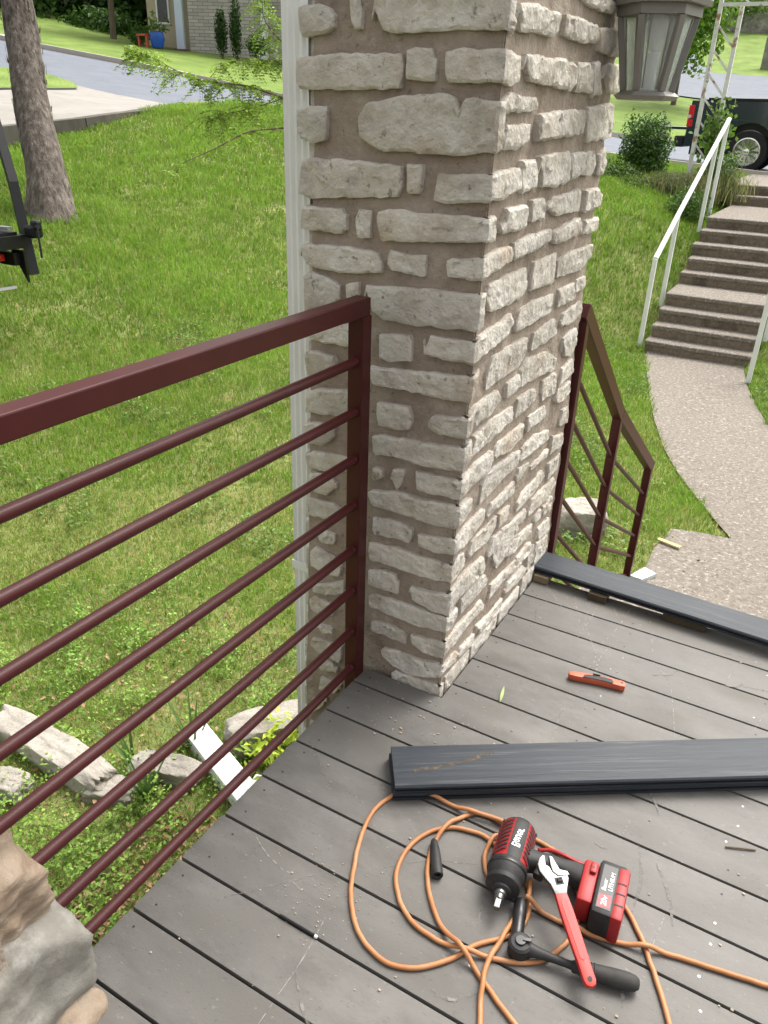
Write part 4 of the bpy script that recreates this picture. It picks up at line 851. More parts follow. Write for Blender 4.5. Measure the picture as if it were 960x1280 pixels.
# utility knife
uk = thing('utility_knife', 'orange utility knife with black grip on the deck', 'knife', (-.33,1.92,0))
MK = frame((-.410,1.908,.0015), (-.251,1.944,0)); KL = .166
prof = [(0,-.007),(.006,-.0125),(.03,-.0135),(.06,-.0115),(.10,-.0115),(.135,-.0135),(.155,-.0155),(KL-.002,-.013),(KL,-.003),(KL-.003,.010),(KL-.014,.0135),(.12,.0125),(.08,.0135),(.03,.0125),(.008,.009),(0,.003)]
M_or = mat('orange_plastic', [(.46,.085,.035),(.54,.12,.06)], 16, .45, spots=[((.30,.10,.06), 30, .6, .75, .5)])
ob('body', MB().prism(prof, 0, .021, MK, bev=.005), M_or, uk, smooth=True, sharp=45)
ob('grip', MB().prism([(.042,-.0118),(.06,-.0100),(.10,-.0100),(.128,-.0122),(.132,-.004),(.125,.006),(.10,.0085),(.06,.0060),(.046,.001)], .012, .0228, MK, bev=.003), M_rub, uk, smooth=True, sharp=45)
ob('slider', MB().box(.07,.092,.0085,.0125,.0205,.0255,MK,bev=.0015), M_rub, uk)
ob('lanyard_hole', MB().lathe(MK @ Vector((KL-.011,0,.019)), (0,0,1), [(0,.0035),(.0026,.0035),(.0027,.0001)], 12), M_rub, uk)
# ------------------------------------------------------------------ lantern
M_taupe = mat('taupe_metal', [(.225,.213,.19),(.27,.256,.23)], 8, .5, .1, 80, bdist=.001)
M_glass = bpy.data.materials.new('lantern_glass'); M_glass.use_nodes = True
t_ = M_glass.node_tree; g_ = t_.nodes['Principled BSDF']; g_.inputs['Base Color'].default_value = (.95,.98,.96,1); g_.inputs['Roughness'].default_value = .22
g_.inputs['Transmission Weight'].default_value = .8; g_.inputs['IOR'].default_value = 1.12
n_ = t_.nodes.new('ShaderNodeTexNoise'); n_.inputs['Scale'].default_value = 45; bp_ = t_.nodes.new('ShaderNodeBump'); bp_.inputs['Strength'].default_value = .35; bp_.inputs['Distance'].default_value = .004
t_.links.new(n_.outputs[0], bp_.inputs['Height']); t_.links.new(bp_.outputs[0], g_.inputs['Normal'])
LC = Vector((-.592,2.46,0)); ZBm, ZTp, RB, RT = 1.573, 1.757, .064, .097; A0 = math.radians(18)
la = thing('wall_lantern', 'taupe hexagonal glass wall lantern on the pillar', 'lantern', (LC.x, LC.y, ZBm))
def hexp(r, z, k): a = A0+k*PI/3; return Vector((LC.x+r*math.cos(a), LC.y+r*math.sin(a), z))
def hexring(name, levels, material, parent=la):
    b = MB(); n = len(levels)
    for r, z in levels: b.v += [tuple(hexp(r, z, k)) for k in range(6)]
    for i in range(n-1):
        for k in range(6): b.f.append((i*6+k, i*6+(k+1) % 6, i*6+6+(k+1) % 6, i*6+6+k))
    b.f += [tuple(range(5, -1, -1)), tuple((n-1)*6+k for k in range(6))]
    return ob(name, b, material, parent)
hexring('base_plate', [(RB+.012, ZBm-.022),(RB+.024, ZBm-.012),(RB+.006, ZBm)], M_taupe)
hexring('top_band', [(RT+.012, ZTp+.012),(RT+.012, ZTp-.012),(RT-.004, ZTp-.012),(RT-.004, ZTp+.012)], M_taupe)
hexring('roof_cap', [(RT+.030, ZTp+.0125),(RT+.034, ZTp+.026),(.06, ZTp+.09),(.02, ZTp+.12)], M_taupe)
for k in range(6):
    a, c = hexp(RB, ZBm, k), hexp(RT, ZTp-.012, k); rad = Vector((math.cos(A0+k*PI/3), math.sin(A0+k*PI/3), 0))
    ob('corner_bar', MB().bar(a, c, .017, .017, up=rad, bev=.002), M_taupe, la)
    a2, c2 = hexp(RB-.003, ZBm+.001, k+1), hexp(RT-.003, ZTp-.0125, k+1); a = hexp(RB-.003, ZBm+.001, k); c = hexp(RT-.003, ZTp-.0125, k)
    nn = ((a2-a).cross(c-a)).normalized()*.0015; b = MB(); b.add([a+nn, a2+nn, c2+nn, c+nn, a-nn, a2-nn, c2-nn, c-nn], [(0,1,2,3),(7,6,5,4),(0,4,5,1),(1,5,6,2),(2,6,7,3),(3,7,4,0)])
    gp = ob('glass_pane', b, M_glass, la)
    cb = MB(); e = Vector((0,0,0))
    def lerp4(u, v): return a.lerp(a2, u).lerp(c.lerp(c2, u), v)+nn*1.6
    for (u0, v0), (u1, v1) in (((.2,.03),(.24,.97)), ((.8,.03),(.76,.97))): cb.bar(lerp4(u0, v0), lerp4(u1, v1), .0035, .003)
    kind(ob('leading', cb, M_taupe, gp), 'stuff')
ob('candle_sleeve', MB().lathe((LC.x, LC.y, ZBm+.001), (0,0,1), [(0,.017),(.09,.017),(.092,.012),(.093,.0005)], 20), M_white, la, smooth=True, sharp=40)
ob('bulb', MB().lathe((LC.x, LC.y, ZBm+.095), (0,0,1), [(0,.012),(.012,.016),(.035,.026),(.06,.03),(.085,.022),(.097,.0005)], 20), mat('bulb_glass', [(.8,.8,.78)], 3, .2), la, smooth=True)
ob('arm', MB().tube(spline([(XR-.01,2.46,1.90),(-.64,2.46,1.93),(-.605,2.46,1.92),(-.592,2.46,1.875)], 5), .010, 10), M_taupe, la, smooth=True)
ob('wall_plate', MB().box(XR-.005,XR+.03,2.40,2.52,1.80,2.02,bev=.006), M_taupe, la)
# ------------------------------------------------------------------ stones and bits on the ground
for (c, hf, sd, rt_, lb) in (((-2.36,1.45,-.935), (.36,.075,.075), 4.4, -.03, 'long pale edging stone at the lower left behind the bars'), ((-1.88,1.62,-.925), (.15,.06,.055), 9.2, .3, 'short weathered edging stone beside the white downspout extension'),
     ((-1.63,2.02,-.895), (.21,.09,.085), 6.6, .85, 'mossy pale edging stone between downspout and extension'), ((-1.12,4.72,-.90), (.17,.13,.12), 2.6, .5, 'pinkish pale rock on the grass behind the stair railing'),
     ((-2.36,1.24,-.93), (.09,.06,.05), 7.7, .2, 'small whitish stone below the long edging stone'), ((-2.0,1.44,-.945), (.10,.06,.04), 1.9, .4, 'flat whitish stone under the strappy plants')):
    o = rock('edging_stone' if 'edging' in lb else 'rock', c, hf, sd, M_rock, None, n=5, amp=.10, boxy=.85, rot=rt_); tag(o, lb, 'stone')
tag(ob('stepping_plate', MB().prism([(-.655,4.25),(-.58,4.24),(-.52,4.36),(-.60,4.40)], -.962, -.935, bev=.004), mat('pale_plate', [(.50,.56,.57),(.6,.65,.66)], 9, .6)), 'pale bluish plate at the foot of the stair railing', 'plate')
tag(ob('wood_strip', MB().bar((-.615,4.84,-.945),(-.465,4.80,-.945),.03,.008), mat('yellow_strip', [(.52,.42,.15),(.6,.5,.22)], 12, .7)), 'thin yellowish strip lying where grass meets the walk', 'strip')
# ------------------------------------------------------------------ grass
WK = WALK
def in_view(x, y, z, mx=.25):
    P = np.c_[x, y, z]-np.array(CAM); u = P @ np.array(r2); v = P @ np.array(d2); d = P @ np.array(fwd); d = np.maximum(d, .05)
    return (np.abs(u/d) < 480/970+mx) & (v/d < 640/970+mx) & (v/d > -640/970-.1)
def nz2(x, y, s, seed=0.0): return np.array([noise.noise(Vector((a*s, c*s, seed))) for a, c in zip(x, y)])
def occl(x, y):                                               # behind the pillar
    ang = np.arctan2(x, y); return (ang > math.atan2(-.99, 1.66)) & (ang < math.atan2(-.76, 2.55)) & (y > 3)
def blades(x, y, z, L, W, lean, tint):
    n = len(x); th = rng.uniform(0, 2*PI, n); ph = rng.uniform(0, 2*PI, n); c, s = np.cos(th), np.sin(th)
    lx, ly = np.cos(ph)*lean*L, np.sin(ph)*lean*L; V = np.empty((n, 5, 3), np.float32)
    V[:,0] = np.c_[x-c*W/2, y-s*W/2, z-.01]; V[:,1] = np.c_[x+c*W/2, y+s*W/2, z-.01]
    mx_, my_, mz_ = x+lx*.35, y+ly*.35, z+L*.62*np.sqrt(np.maximum(.05, 1-(lean*.5)**2))
    V[:,2] = np.c_[mx_+c*W*.4, my_+s*W*.4, mz_]; V[:,3] = np.c_[mx_-c*W*.4, my_-s*W*.4, mz_]
    V[:,4] = np.c_[x+lx, y+ly, z+L*np.sqrt(np.maximum(.04, 1-np.minimum(lean, .98)**2))]
    T = np.array([0,1,2, 0,2,3, 3,2,4])[None]+5*np.arange(n)[:, None]
    return V.reshape(-1, 3), T.ravel(), np.repeat(tint, 5, axis=0)
VV, TT, CC = [], [], []; off = 0
def scatter(x0, x1, y0, y1, dens, L0, L1, W, dmin, dmax, straw, lean=(.25,.9), tf=None):
    global off
    n = int((x1-x0)*(y1-y0)*dens); x = rng.uniform(x0, x1, n); y = rng.uniform(y0, y1, n); d = np.hypot(x, y)
    k = (d >= dmin) & (d < dmax); x, y = x[k], y[k]
    jx, jy = .07*nz2(x, y, 9, 1), .07*nz2(x, y, 9, 4)
    k = inpoly(x, y, LAWN) & ~inpoly(x+jx, y+jy, WK) & ~((x > -.93) & (y < 3.75)) & ~((x > -1.88) & (x < -.65) & (y > 9.68)) & ~((x > -2.1) & (x < .4) & (y > 15.9)) & ~((x > -1.22) & (y > 1.6) & (y < 2.6)) & ~occl(x, y)
    x, y = x[k], y[k]; z = hl(x, y); k = in_view(x, y, z); x, y, z = x[k], y[k], z[k]; n = len(x)
    if not n: return
    g = nz2(x, y, .7)*.6+nz2(x, y, 2.6, 3)*.7+nz2(x, y, 7, 6)*.4
    L = rng.uniform(L0, L1, n)*np.clip(1+.75*g, .35, 2); W_ = W*rng.uniform(.6,1.3,n); ln_ = rng.uniform(lean[0], lean[1], n)
    v = (.80+.40*rng.random(n))*(1+.34*g); t = np.c_[v*(1+.12*rng.normal(size=n)*.6), v, v*rng.uniform(.7,1.25,n)]
    st_ = rng.random(n) < straw*(1-1.1*g); t[st_] = np.c_[rng.uniform(2.1,2.9,st_.sum()), rng.uniform(1.15,1.5,st_.sum()), rng.uniform(3.2,5,st_.sum())]
    V, T, Cc = blades(x, y, z, L, W_, ln_, t); VV.append(V); TT.append(T+off); CC.append(Cc); off += len(V)
scatter(-6,-1.5,.4,6, 9500, .025,.055, .0034, 1.2, 3.2, .26, (.4,.97))
scatter(-1.5,-.96,.45,1.62, 2200, .02,.05, .0034, .9, 3.2, .3, (.4,.97))
scatter(-7,-.4,1,7, 8000, .03,.06, .0043, 3.2, 5.0, .26, (.35,.95))
scatter(-8.5,.6,2,9, 5400, .035,.075, .0058, 5.0, 7.5, .14)
scatter(-11.6,.8,3,12, 2900, .045,.095, .0085, 7.5, 11, .05)
scatter(-12.2,1.5,4,18, 1500, .055,.12, .012, 11, 22, .03)
gr = bpy.data.objects.new('grass', np_mesh('grass', np.concatenate(VV), np.concatenate(TT), 3, M_grass, np.concatenate(CC))); COL.objects.link(gr); kind(gr, 'stuff'); gr['label'] = 'green lawn grass with dry patches around the deck'
# leafy ground cover near the deck and along the path
def leaf_quads(c, nrm, size, asp=.55):                        # arrays -> folded diamond leaves (2 tris each)
    n = len(c); a = rng.normal(size=(n, 3)); nrm = nrm/np.linalg.norm(nrm, axis=1)[:, None]
    u = np.cross(nrm, a); u /= np.linalg.norm(u, axis=1)[:, None]; w_ = np.cross(nrm, u); s = size[:, None]
    V = np.stack([c-u*s*.5, c+w_*s*asp*.5+nrm*s*.08, c+u*s*.5-nrm*s*.1, c-w_*s*asp*.5+nrm*s*.08], 1)
    T = (np.array([0,1,2, 0,2,3])[None]+4*np.arange(n)[:, None]).ravel(); return V.reshape(-1, 3), T
def leaf_obj(name, c, nrm, size, tint, material, parent=None, asp=.55):
    V, T = leaf_quads(np.asarray(c), np.asarray(nrm), np.asarray(size), asp)
    me = np_mesh(name, V, T, 3, material, np.repeat(tint, 4, axis=0)); o = bpy.data.objects.new(name, me); COL.objects.link(o)
    if parent: o.parent = parent; o.matrix_parent_inverse = Matrix.Translation(-parent.location)
    return o
n = 90000; x = rng.uniform(-5.5,.3,n); y = rng.uniform(.4,10,n); z = hl(x, y)
gq = nz2(x, y, 1.6, 5)+.5*nz2(x, y, 6, 8); near_ = np.hypot(x, y)
k = (gq > np.where(near_ < 2.6, -.25, np.where(near_ < 4, .02, .28))) & inpoly(x, y, LAWN) & ~inpoly(x, y, WK) & ~((x > -.95) & (y < 3.75)) & ~((x > -1.88) & (y > 9.6)) & in_view(x, y, z) & ~occl(x, y) & ~((x > -1.22) & (y > 1.6) & (y < 2.6))
x, y, z = x[k], y[k], z[k]; n = len(x); hgt = rng.uniform(.01,.07,n)*(1+.6*gq[k])
nr_ = np.c_[rng.normal(size=n)*.5, rng.normal(size=n)*.5, np.ones(n)]; v = rng.uniform(.75,1.35,n)
gc = leaf_obj('ground_cover', np.c_[x, y, z+hgt], nr_, rng.uniform(.012,.028,n)*np.where(np.hypot(x, y) > 4, 1.5, 1), np.c_[v*1.5, v*1.45, v*1.5], M_leaf)
n = 42000; x = rng.uniform(-3.1,-.96,n); y = rng.uniform(.45,2.7,n); g2 = nz2(x, y, 4, 2)+.5*nz2(x, y, 11, 7); k = (g2 > np.where(x > -1.6, .12, -.12)) & ~((x > -1.22) & (y > 1.6) & (y < 2.6)) & ~((x < -2.0) & (x > -2.72) & (abs(y-1.45) < .05)) & ((y < 1.75) | (g2 > .25)) & ~((x > -1.95) & (x < -1.45) & (abs(y-1.655+(x+1.47)*.41) < .05))
x, y = x[k], y[k]; n = len(x); z = hl(x, y)+rng.random(n)**1.5*.10*(1+.8*g2[k]); v = rng.uniform(.7,1.5,n)
wd = leaf_obj('ground_cover', np.c_[x, y, z], np.c_[rng.normal(size=n)*.6, rng.normal(size=n)*.6, np.ones(n)], rng.uniform(.010,.026,n), np.c_[v*2.2, v*2.1, v*2.2], M_leaf); kind(wd, 'stuff'); wd['label'] = 'dense leafy weeds around the edging stones below the railing'
kind(gc, 'stuff'); gc['label'] = 'small leafy weeds growing through the lawn by the deck'
# dead leaves and litter
M_dead = mat('dead_leaf', [(.20,.115,.05),(.36,.25,.14)], 12, .8, attr='tint')
n = 5200; x = np.r_[rng.uniform(-2.9,-.97,2200), rng.uniform(-1.75,-.97,3000), rng.uniform(-.9,-.2,70)]; y = np.r_[rng.uniform(.5,2.6,2200), rng.uniform(.5,1.55,3000), rng.uniform(4.0,5.0,70)]; z = hl(x, y)+rng.uniform(.005,.035,len(x)); n = len(x); k = ~((x > -1.22) & (y > 1.6) & (y < 2.6))
x, y, z = x[k], y[k], z[k]; n = len(x); v = rng.uniform(.5,1.5,n)
dl = leaf_obj('leaf_litter', np.c_[x, y, z], np.c_[rng.normal(size=n)*.5, rng.normal(size=n)*.5, np.ones(n)], rng.uniform(.008,.034,n), np.c_[v, v, v], M_dead); kind(dl, 'stuff')
# ------------------------------------------------------------------ plants
def strappy(name, c, n, L, spread, label, width=.014):
    t = thing(name, label, 'plant', c); z0 = float(hl(c[0], c[1])[0])
    for i in range(n):
        a = rng.uniform(0, 2*PI); l = L*rng.uniform(.6,1.1); sp = spread*rng.uniform(.3,1.1); b = MB(); P = []
        for q in range(6):
            u = q/5; P.append(Vector((c[0]+math.cos(a)*sp*l*u**1.4+.02*math.cos(a), c[1]+math.sin(a)*sp*l*u**1.4+.02*math.sin(a), z0+l*(u-.35*sp*u*u))))
        nn = Vector((-math.sin(a), math.cos(a), 0))
        for q, p in enumerate(P): ww = width*(1-(q/5)**2*.92)/2; b.v += [tuple(p+nn*ww), tuple(p-nn*ww)]
        for q in range(5): b.f.append((2*q, 2*q+1, 2*q+3, 2*q+2))
        ob('blade', b, M_blade, t, smooth=True)
    return t
M_blade = mat('strap_leaf', [(.075,.145,.035),(.12,.20,.055)], 6, .5, trans=.25)
strappy('strappy_plant', (-1.87,1.50,-.95), 16, .30, .55, 'strappy green plant standing between the bars left of the extension')
strappy('strappy_plant', (-1.90,1.80,-.95), 14, .30, .6, 'strappy green plant at the far end of the white downspout extension')
strappy('strappy_plant', (-2.05,1.60,-.95), 9, .24, .6, 'sparse strappy plant beside the long edging stone')
lp = thing('lime_plant', 'lime green leafy plant at the deck edge near the downspout', 'plant', (-1.45,1.95,-.95)); n = 420
cc = np.c_[rng.normal(-1.44,.085,n), rng.normal(1.92,.10,n), -.93+.20*rng.random(n)]; v = rng.uniform(.9,1.5,n)
leaf_obj('foliage', cc, np.c_[rng.normal(size=n)*.6, rng.normal(size=n)*.6, np.ones(n)], rng.uniform(.03,.065,n), np.c_[v*3.4, v*2.5, v*1.6], M_leaf, lp, .4)
def bush(name, c, rad, n, size, tint, label, cat='bush', group=None, lumpy=.35, stems=5, up=.2, base=None):
    t = thing(name, label, cat, (c[0], c[1], base if base is not None else c[2]-rad[2]), group)
    p = rng.normal(size=(n, 3)); p /= np.linalg.norm(p, axis=1)[:, None]; r = rng.random(n)**.45
    lump = np.array([fbm(Vector(q)*1.0+Vector((c[0], c[1], 0)), 2.3, 3) for q in p]); r = r*(1+lumpy*lump)
    pos = np.array(c)+p*r[:, None]*np.array(rad); nr = p+rng.normal(size=(n, 3))*.7; nr[:, 2] += up
    v = rng.uniform(.6,1.4,n); leaf_obj('foliage', pos, nr, size*rng.uniform(.6,1.3,n), np.c_[v*tint[0], v*tint[1], v*tint[2]], M_leaf, t)
    b = MB(); z0 = base if base is not None else c[2]-rad[2]
    if stems == 1: b.tube([(c[0], c[1], z0-.1), (c[0], c[1], c[2])], [.05*rad[0]+.03, .03*rad[0]+.02], 8)
    for k in range(stems if stems > 1 else 0):
        a = 2*PI*k/stems; b.tube([(c[0]+.03*math.cos(a), c[1]+.03*math.sin(a), z0-.05), (c[0]+rad[0]*.3*math.cos(a), c[1]+rad[1]*.3*math.sin(a), c[2]), (c[0]+rad[0]*.45*math.cos(a), c[1]+rad[1]*.45*math.sin(a), c[2]+rad[2]*.5)], [.02*rad[0]+.006, .014*rad[0]+.004, .004], 6)
    ob('stems', b, M_twig, t); return t
bush('shrub', (-3.55,15.3,1.05), (.48,.45,.66), 8500, .055, (.55,.75,.6), 'dark green rounded shrub beside the flower bed at the street', base=.35)
bush('shrub', (-3.95,14.6,.60), (.55,.45,.38), 4500, .05, (1.0,1.05,.9), 'low leafy plant at the lower left of the dark shrub', base=.25)
def tuft(c, n, L, spread, tint, label, head=None, W=.012):
    t = thing('bed_plant', label, 'plant', c); x = rng.normal(c[0], spread, n); y = rng.normal(c[1], spread*.6, n); v = rng.uniform(.7,1.3,n)
    V, T, Cc = blades(x, y, np.full(n, c[2]), L*rng.uniform(.5,1.15,n), np.full(n, W), rng.uniform(.1,.75,n), np.c_[v*tint[0], v*tint[1], v*tint[2]])
    o = bpy.data.objects.new('stems', np_mesh('stems', V, T, 3, M_grass, Cc)); COL.objects.link(o); o.parent = t; o.matrix_parent_inverse = Matrix.Translation(-t.location); return t
tuft((-3.0,14.6,.42), 1500, .40, .28, (.95,.75,1.2), 'greyish grassy plant left of the white arbor post')
tuft((-2.65,14.3,.40), 1300, .42, .26, (1.15,.75,2.2), 'brownish seeding plant in front of the white arbor')
tuft((-2.30,14.7,.45), 1300, .45, .26, (1.25,.8,2.6), 'dry purplish plant between arbor and top of the handrail')
bush('bed_shrub', (-2.75,14.35,.55), (.55,.35,.28), 5200, .035, (1.5,1.0,3.2), 'grey green lavender like bush in the bed under the arbor', cat='plant', base=.3)
bush('bed_shrub', (-3.35,14.3,.5), (.4,.3,.25), 3000, .04, (1.3,1.25,1.6), 'light green leafy plant in the bed right of the shrub', cat='plant', base=.28)
bush('shrub', (-2.16,14.8,.75), (.32,.35,.42), 2600, .05, (.9,1.0,.8), 'small green bush at the top left of the steps', base=.45)
bush('shrub', (-2.25,13.0,.42), (.34,.4,.28), 2400, .045, (.75,.9,.7), 'low green weeds beside the upper garden steps', base=.22)
tag(ob('bed_edging', MB().bar((-3.9,13.9,.36),(-2.9,13.75,.36),.14,.10,bev=.02), M_rock), 'low stone edging in front of the flower bed', 'stone')
tag(ob('bed_edging', MB().bar((-2.42,13.5,.36),(-2.15,13.45,.36),.16,.18,bev=.02), M_rock), 'square edging stone beside the handrail post', 'stone')
# ------------------------------------------------------------------ white handrails and arbor
def handrail(label, X, pts, posts, loc):
    t = thing('handrail', label, 'handrail', loc); ob('rail', MB().tube([(X, y, z) for y, z in pts], .030, 12), M_white, t, smooth=True, sharp=40)
    for y, z0, z1 in posts: ob('post', MB().bar((X, y, z0), (X, y, z1), .05, .05, up=(0,1,0), bev=.004), M_white, t)
handrail('white pipe handrail on the left side of the garden steps', -1.94, [(9.78,.10),(10.69,.53),(13.10,1.60)], [(9.78,-1.0,.10),(10.66,-.6,.51),(12.45,.15,1.31),(13.06,.3,1.57)], (-1.94,9.78,-.97))
handrail('white pipe handrail on the right side of the garden steps', -.60, [(9.15,.02),(10.1,.46),(12.6,1.55)], [(9.18,-1.0,.02),(10.2,-.75,.5),(12.5,.1,1.5)], (-.6,9.18,-.97))
M_rust = mat('rusty_white_paint', [(.70,.70,.67),(.78,.78,.76)], 5, .5, spots=[((.28,.13,.05), 5.5, .55, .62, .9)])
ab = thing('garden_arbor', 'rusty white metal lattice arbor post beside the top of the steps', 'arbor', (-2.55,15.1,.4))
for (x, y) in ((-2.70,15.05),(-2.40,15.18),(-.55,15.2),(-.30,15.2)): ob('upright', MB().bar((x,y,.35),(x,y,3.6 if x < -2.6 else 3.22),.062,.062,up=(0,1,0)), M_rust, ab)
for x0, x1, y0, y1 in ((-2.70,-2.40,15.05,15.18),(-.55,-.30,15.2,15.2)):
    for k in range(8): z = 2.95-.34*k; ob('brace', MB().bar((x0,y0,z),(x1,y1,z-.34),.028,.028), M_rust, ab)
for zz, xo in ((3.2,0),(3.5,0)): ob('top_bar', MB().bar((-2.7,15.05,zz+.0),(-.30,15.2,zz),.05,.05), M_rust, ab)
for k in range(7): x = -2.6+.33*k; ob('brace', MB().bar((x,15.09,3.48),(x+.3,15.1,3.22),.028,.028), M_rust, ab)
n = 420; cc = np.c_[rng.normal(-2.42,.13,n), rng.normal(15.15,.10,n), rng.normal(1.35,.26,n)]; v = rng.uniform(.8,1.4,n)
vn = thing('vine', 'green leafy vine climbing the white arbor post', 'vine', (-2.42,15.1,.45)); leaf_obj('foliage', cc, rng.normal(size=(n,3))+np.array([.2,-.8,.6]), rng.uniform(.06,.11,n), np.c_[v*1.2, v*1.25, v], M_leaf, vn, .8)
ob('stems', MB().tube([(-2.44,15.1,.4),(-2.4,15.12,1.0),(-2.42,15.1,1.6)], .012, 6), M_twig, vn)
# ------------------------------------------------------------------ pickup truck
M_car = mat('dark_teal_paint', [(.010,.022,.028),(.012,.026,.032)], 2, .16, spec=.6, coat=.8)
M_tyre = mat('tyre', [(.012,.012,.012),(.02,.02,.02)], 20, .8)
M_chrome = mat('chrome', [(.7,.7,.7)], 5, .12, metal=1)
M_light = mat('red_lens', [(.55,.01,.012),(.7,.02,.02)], 20, .2, coat=.5)
M_clear = mat('clear_lens', [(.6,.55,.55)], 9, .2)
M_win = mat('car_glass', [(.015,.018,.02)], 3, .06, spec=.7)
tx, tz, ty = -3.72, .63, 19.45
tk = thing('pickup_truck', 'dark green pickup truck with lowered tailgate parked on the street', 'truck', (-1,20.4,tz))
AX = (1.30, 4.92); WR = .42
def arch(cx, z0): return [(cx+.52*math.cos(a), WR+.03+.52*math.sin(a)) for a in [PI-PI*k/12 for k in range(13)]]
def side(x0, x1, ztop, y0, y1, cx):
    p = [(x0,.50),(cx-.52,.45)]+arch(cx, 0)+[(cx+.52,.45),(x1,.45),(x1,ztop),(x0+.03,ztop)]; b = MB(); bm_ = MB().prism([(q[0], q[1]) for q in p], 0, 1)
    b.add([(tx+v[0], y0+(y1-y0)*v[2], tz+v[1]) for v in bm_.v], bm_.f); return b
ob('bed_side', side(0,2.0,1.36,ty,ty+.12,AX[0]), M_car, tk); ob('bed_side', side(0,2.0,1.36,ty+1.86,ty+1.98,AX[0]), M_car, tk)
ob('bed_floor', MB().box(tx+.02,tx+2.0,ty+.125,ty+1.855,tz+.72,tz+.80), M_black, tk); ob('bulkhead', MB().box(tx+1.95,tx+2.0,ty+.125,ty+1.855,tz+.805,tz+1.36), M_car, tk)
ob('bed_rail_cap', MB().box(tx+.35,tx+1.98,ty-.004,ty+.13,tz+1.362,tz+1.42,bev=.015), M_black, tk)
ob('body_crease', MB().box(tx+.03,tx+2.0,ty-.014,ty+.002,tz+1.00,tz+1.03,bev=.005), M_car, tk)
ob('tailgate', MB().box(tx-.58,tx+.02,ty+.14,ty+1.84,tz+.80,tz+.86,bev=.015), M_car, tk)
ob('bumper', MB().box(tx-.22,tx-.01,ty+.03,ty+1.95,tz+.46,tz+.68,bev=.03), M_black, tk)
for yy in (ty-.006, ty+1.87):
    l = ob('tail_light', MB().box(tx-.012,tx+.115,yy,yy+.12,tz+.86,tz+1.28,bev=.02), M_light, tk); ob('reverse_lens', MB().box(tx-.016,tx+.06,yy-.004,yy+.12,tz+1.02,tz+1.09,bev=.01), M_clear, l)
cabp = [(2.02,.40),(3.9,.40),(4.2,.45)]+[(q[0], q[1]) for q in arch(AX[1], 0)]+[(5.5,.5),(5.85,.55),(5.9,1.0),(5.7,1.12),(4.35,1.20),(3.75,1.78),(2.35,1.82),(2.05,1.36)]
bm_ = MB().prism(cabp, 0, 1, bev=.0); b = MB(); b.add([(tx+v[0], ty+1.98*v[2], tz+v[1]) for v in bm_.v], bm_.f); ob('cab', b, M_car, tk)
for yy in (ty-.004, ty+1.98): ob('side_window', MB().prism([(2.35,1.28),(4.15,1.22),(3.68,1.72),(2.42,1.75)], 0, .004, Matrix.Translation((tx, yy+.004, tz)) @ Matrix.Rotation(PI/2, 4, 'X')), M_win, tk)
ob('wheel_well', MB().box(tx+AX[0]-.62,tx+AX[0]+.62,ty+.20,ty+1.78,tz+.40,tz+1.0), M_black, tk)
ob('undercarriage', MB().box(tx+.1,tx+5.5,ty+.25,ty+1.73,tz+.32,tz+.715), M_black, tk)
for cx in AX:
    for sd, yy in ((-1, ty+.02), (1, ty+1.96)):
        c0 = Vector((tx+cx, yy, tz+WR)); ax_ = Vector((0, sd, 0))
        wl = ob('wheel', MB().lathe(c0-ax_*.26, ax_, [(0,.29),(0,.40),(.03,.42),(.23,.42),(.265,.40),(.27,.36),(.262,.275),(.20,.27)], 40), M_tyre, tk, smooth=True, sharp=40)
        ob('rim', MB().lathe(c0-ax_*.26, ax_, [(.21,.05),(.21,.27),(.262,.275),(.264,.255),(.235,.245)], 36), M_chrome, wl, smooth=True, sharp=30)
        ob('hub', MB().lathe(c0-ax_*.05, ax_, [(0,.07),(.05,.065),(.055,.05),(.056,.001)], 20), M_chrome, wl, smooth=True, sharp=30)
        b = MB()
        for k in range(12):
            a = 2*PI*k/12; dv_ = Vector((math.cos(a), 0, math.sin(a))); b.bar(c0+ax_*.0-ax_*.03+dv_*.05, c0-ax_*.02+dv_*.255, .04, .022, up=ax_)
        kind(ob('spokes', b, M_chrome, wl), 'stuff')
        ob('brake_disc', MB().lathe(c0-ax_*.10, ax_, [(0,.001),(0,.24),(.01,.24),(.011,.001)], 24), M_black, wl)
# ------------------------------------------------------------------ flatbed at the left edge
fb = thing('flatbed_truck', 'black steel flatbed corner with post and vise at the left edge', 'trailer', (-6.6,4.4,-.35))
def P_(a): return Vector(a)
ob('deck_plate', MB().box(-8.6,-5.97,2.6,4.33,.50,.545), M_black, fb)
ob('rub_rail', MB().bar((-8.6,4.36,.47),(-5.94,4.36,.47),.05,.10).bar((-5.945,2.6,.47),(-5.945,4.33,.47),.05,.10), M_black, fb)
ob('lower_rail', MB().bar((-8.6,4.30,.33),(-5.98,4.30,.33),.06,.10), M_black, fb)
ob('corner_post', MB().bar((-5.93,4.40,.20),(-6.14,4.50,.90),.07,.075).bar((-6.135,4.50,.885),(-6.62,4.72,1.75),.07,.075), M_black, fb)
ob('gusset', MB().prism([(0,0),(.16,.0),(.16,-.26)], -.01, .01, Matrix.Translation((-6.09,4.34,.40)) @ Matrix.Rotation(PI/2, 4, 'X')), M_black, fb)
ob('tail_lamp', MB().box(-6.20,-6.06,4.20,4.245,.315,.37,bev=.008), M_light, fb)
ob('slat', MB().bar((-7.6,4.10,.56),(-5.98,4.28,.575),.05,.025).bar((-7.6,3.9,.56),(-5.99,4.05,.575),.05,.025), mat('worn_steel', [(.25,.25,.26),(.4,.4,.41)], 12, .4, metal=.6), fb)
vs_ = ob('vise', MB().box(-5.93,-5.80,4.36,4.46,.50,.60,bev=.02).box(-5.86,-5.78,4.38,4.44,.56,.64,bev=.015), M_black, fb)
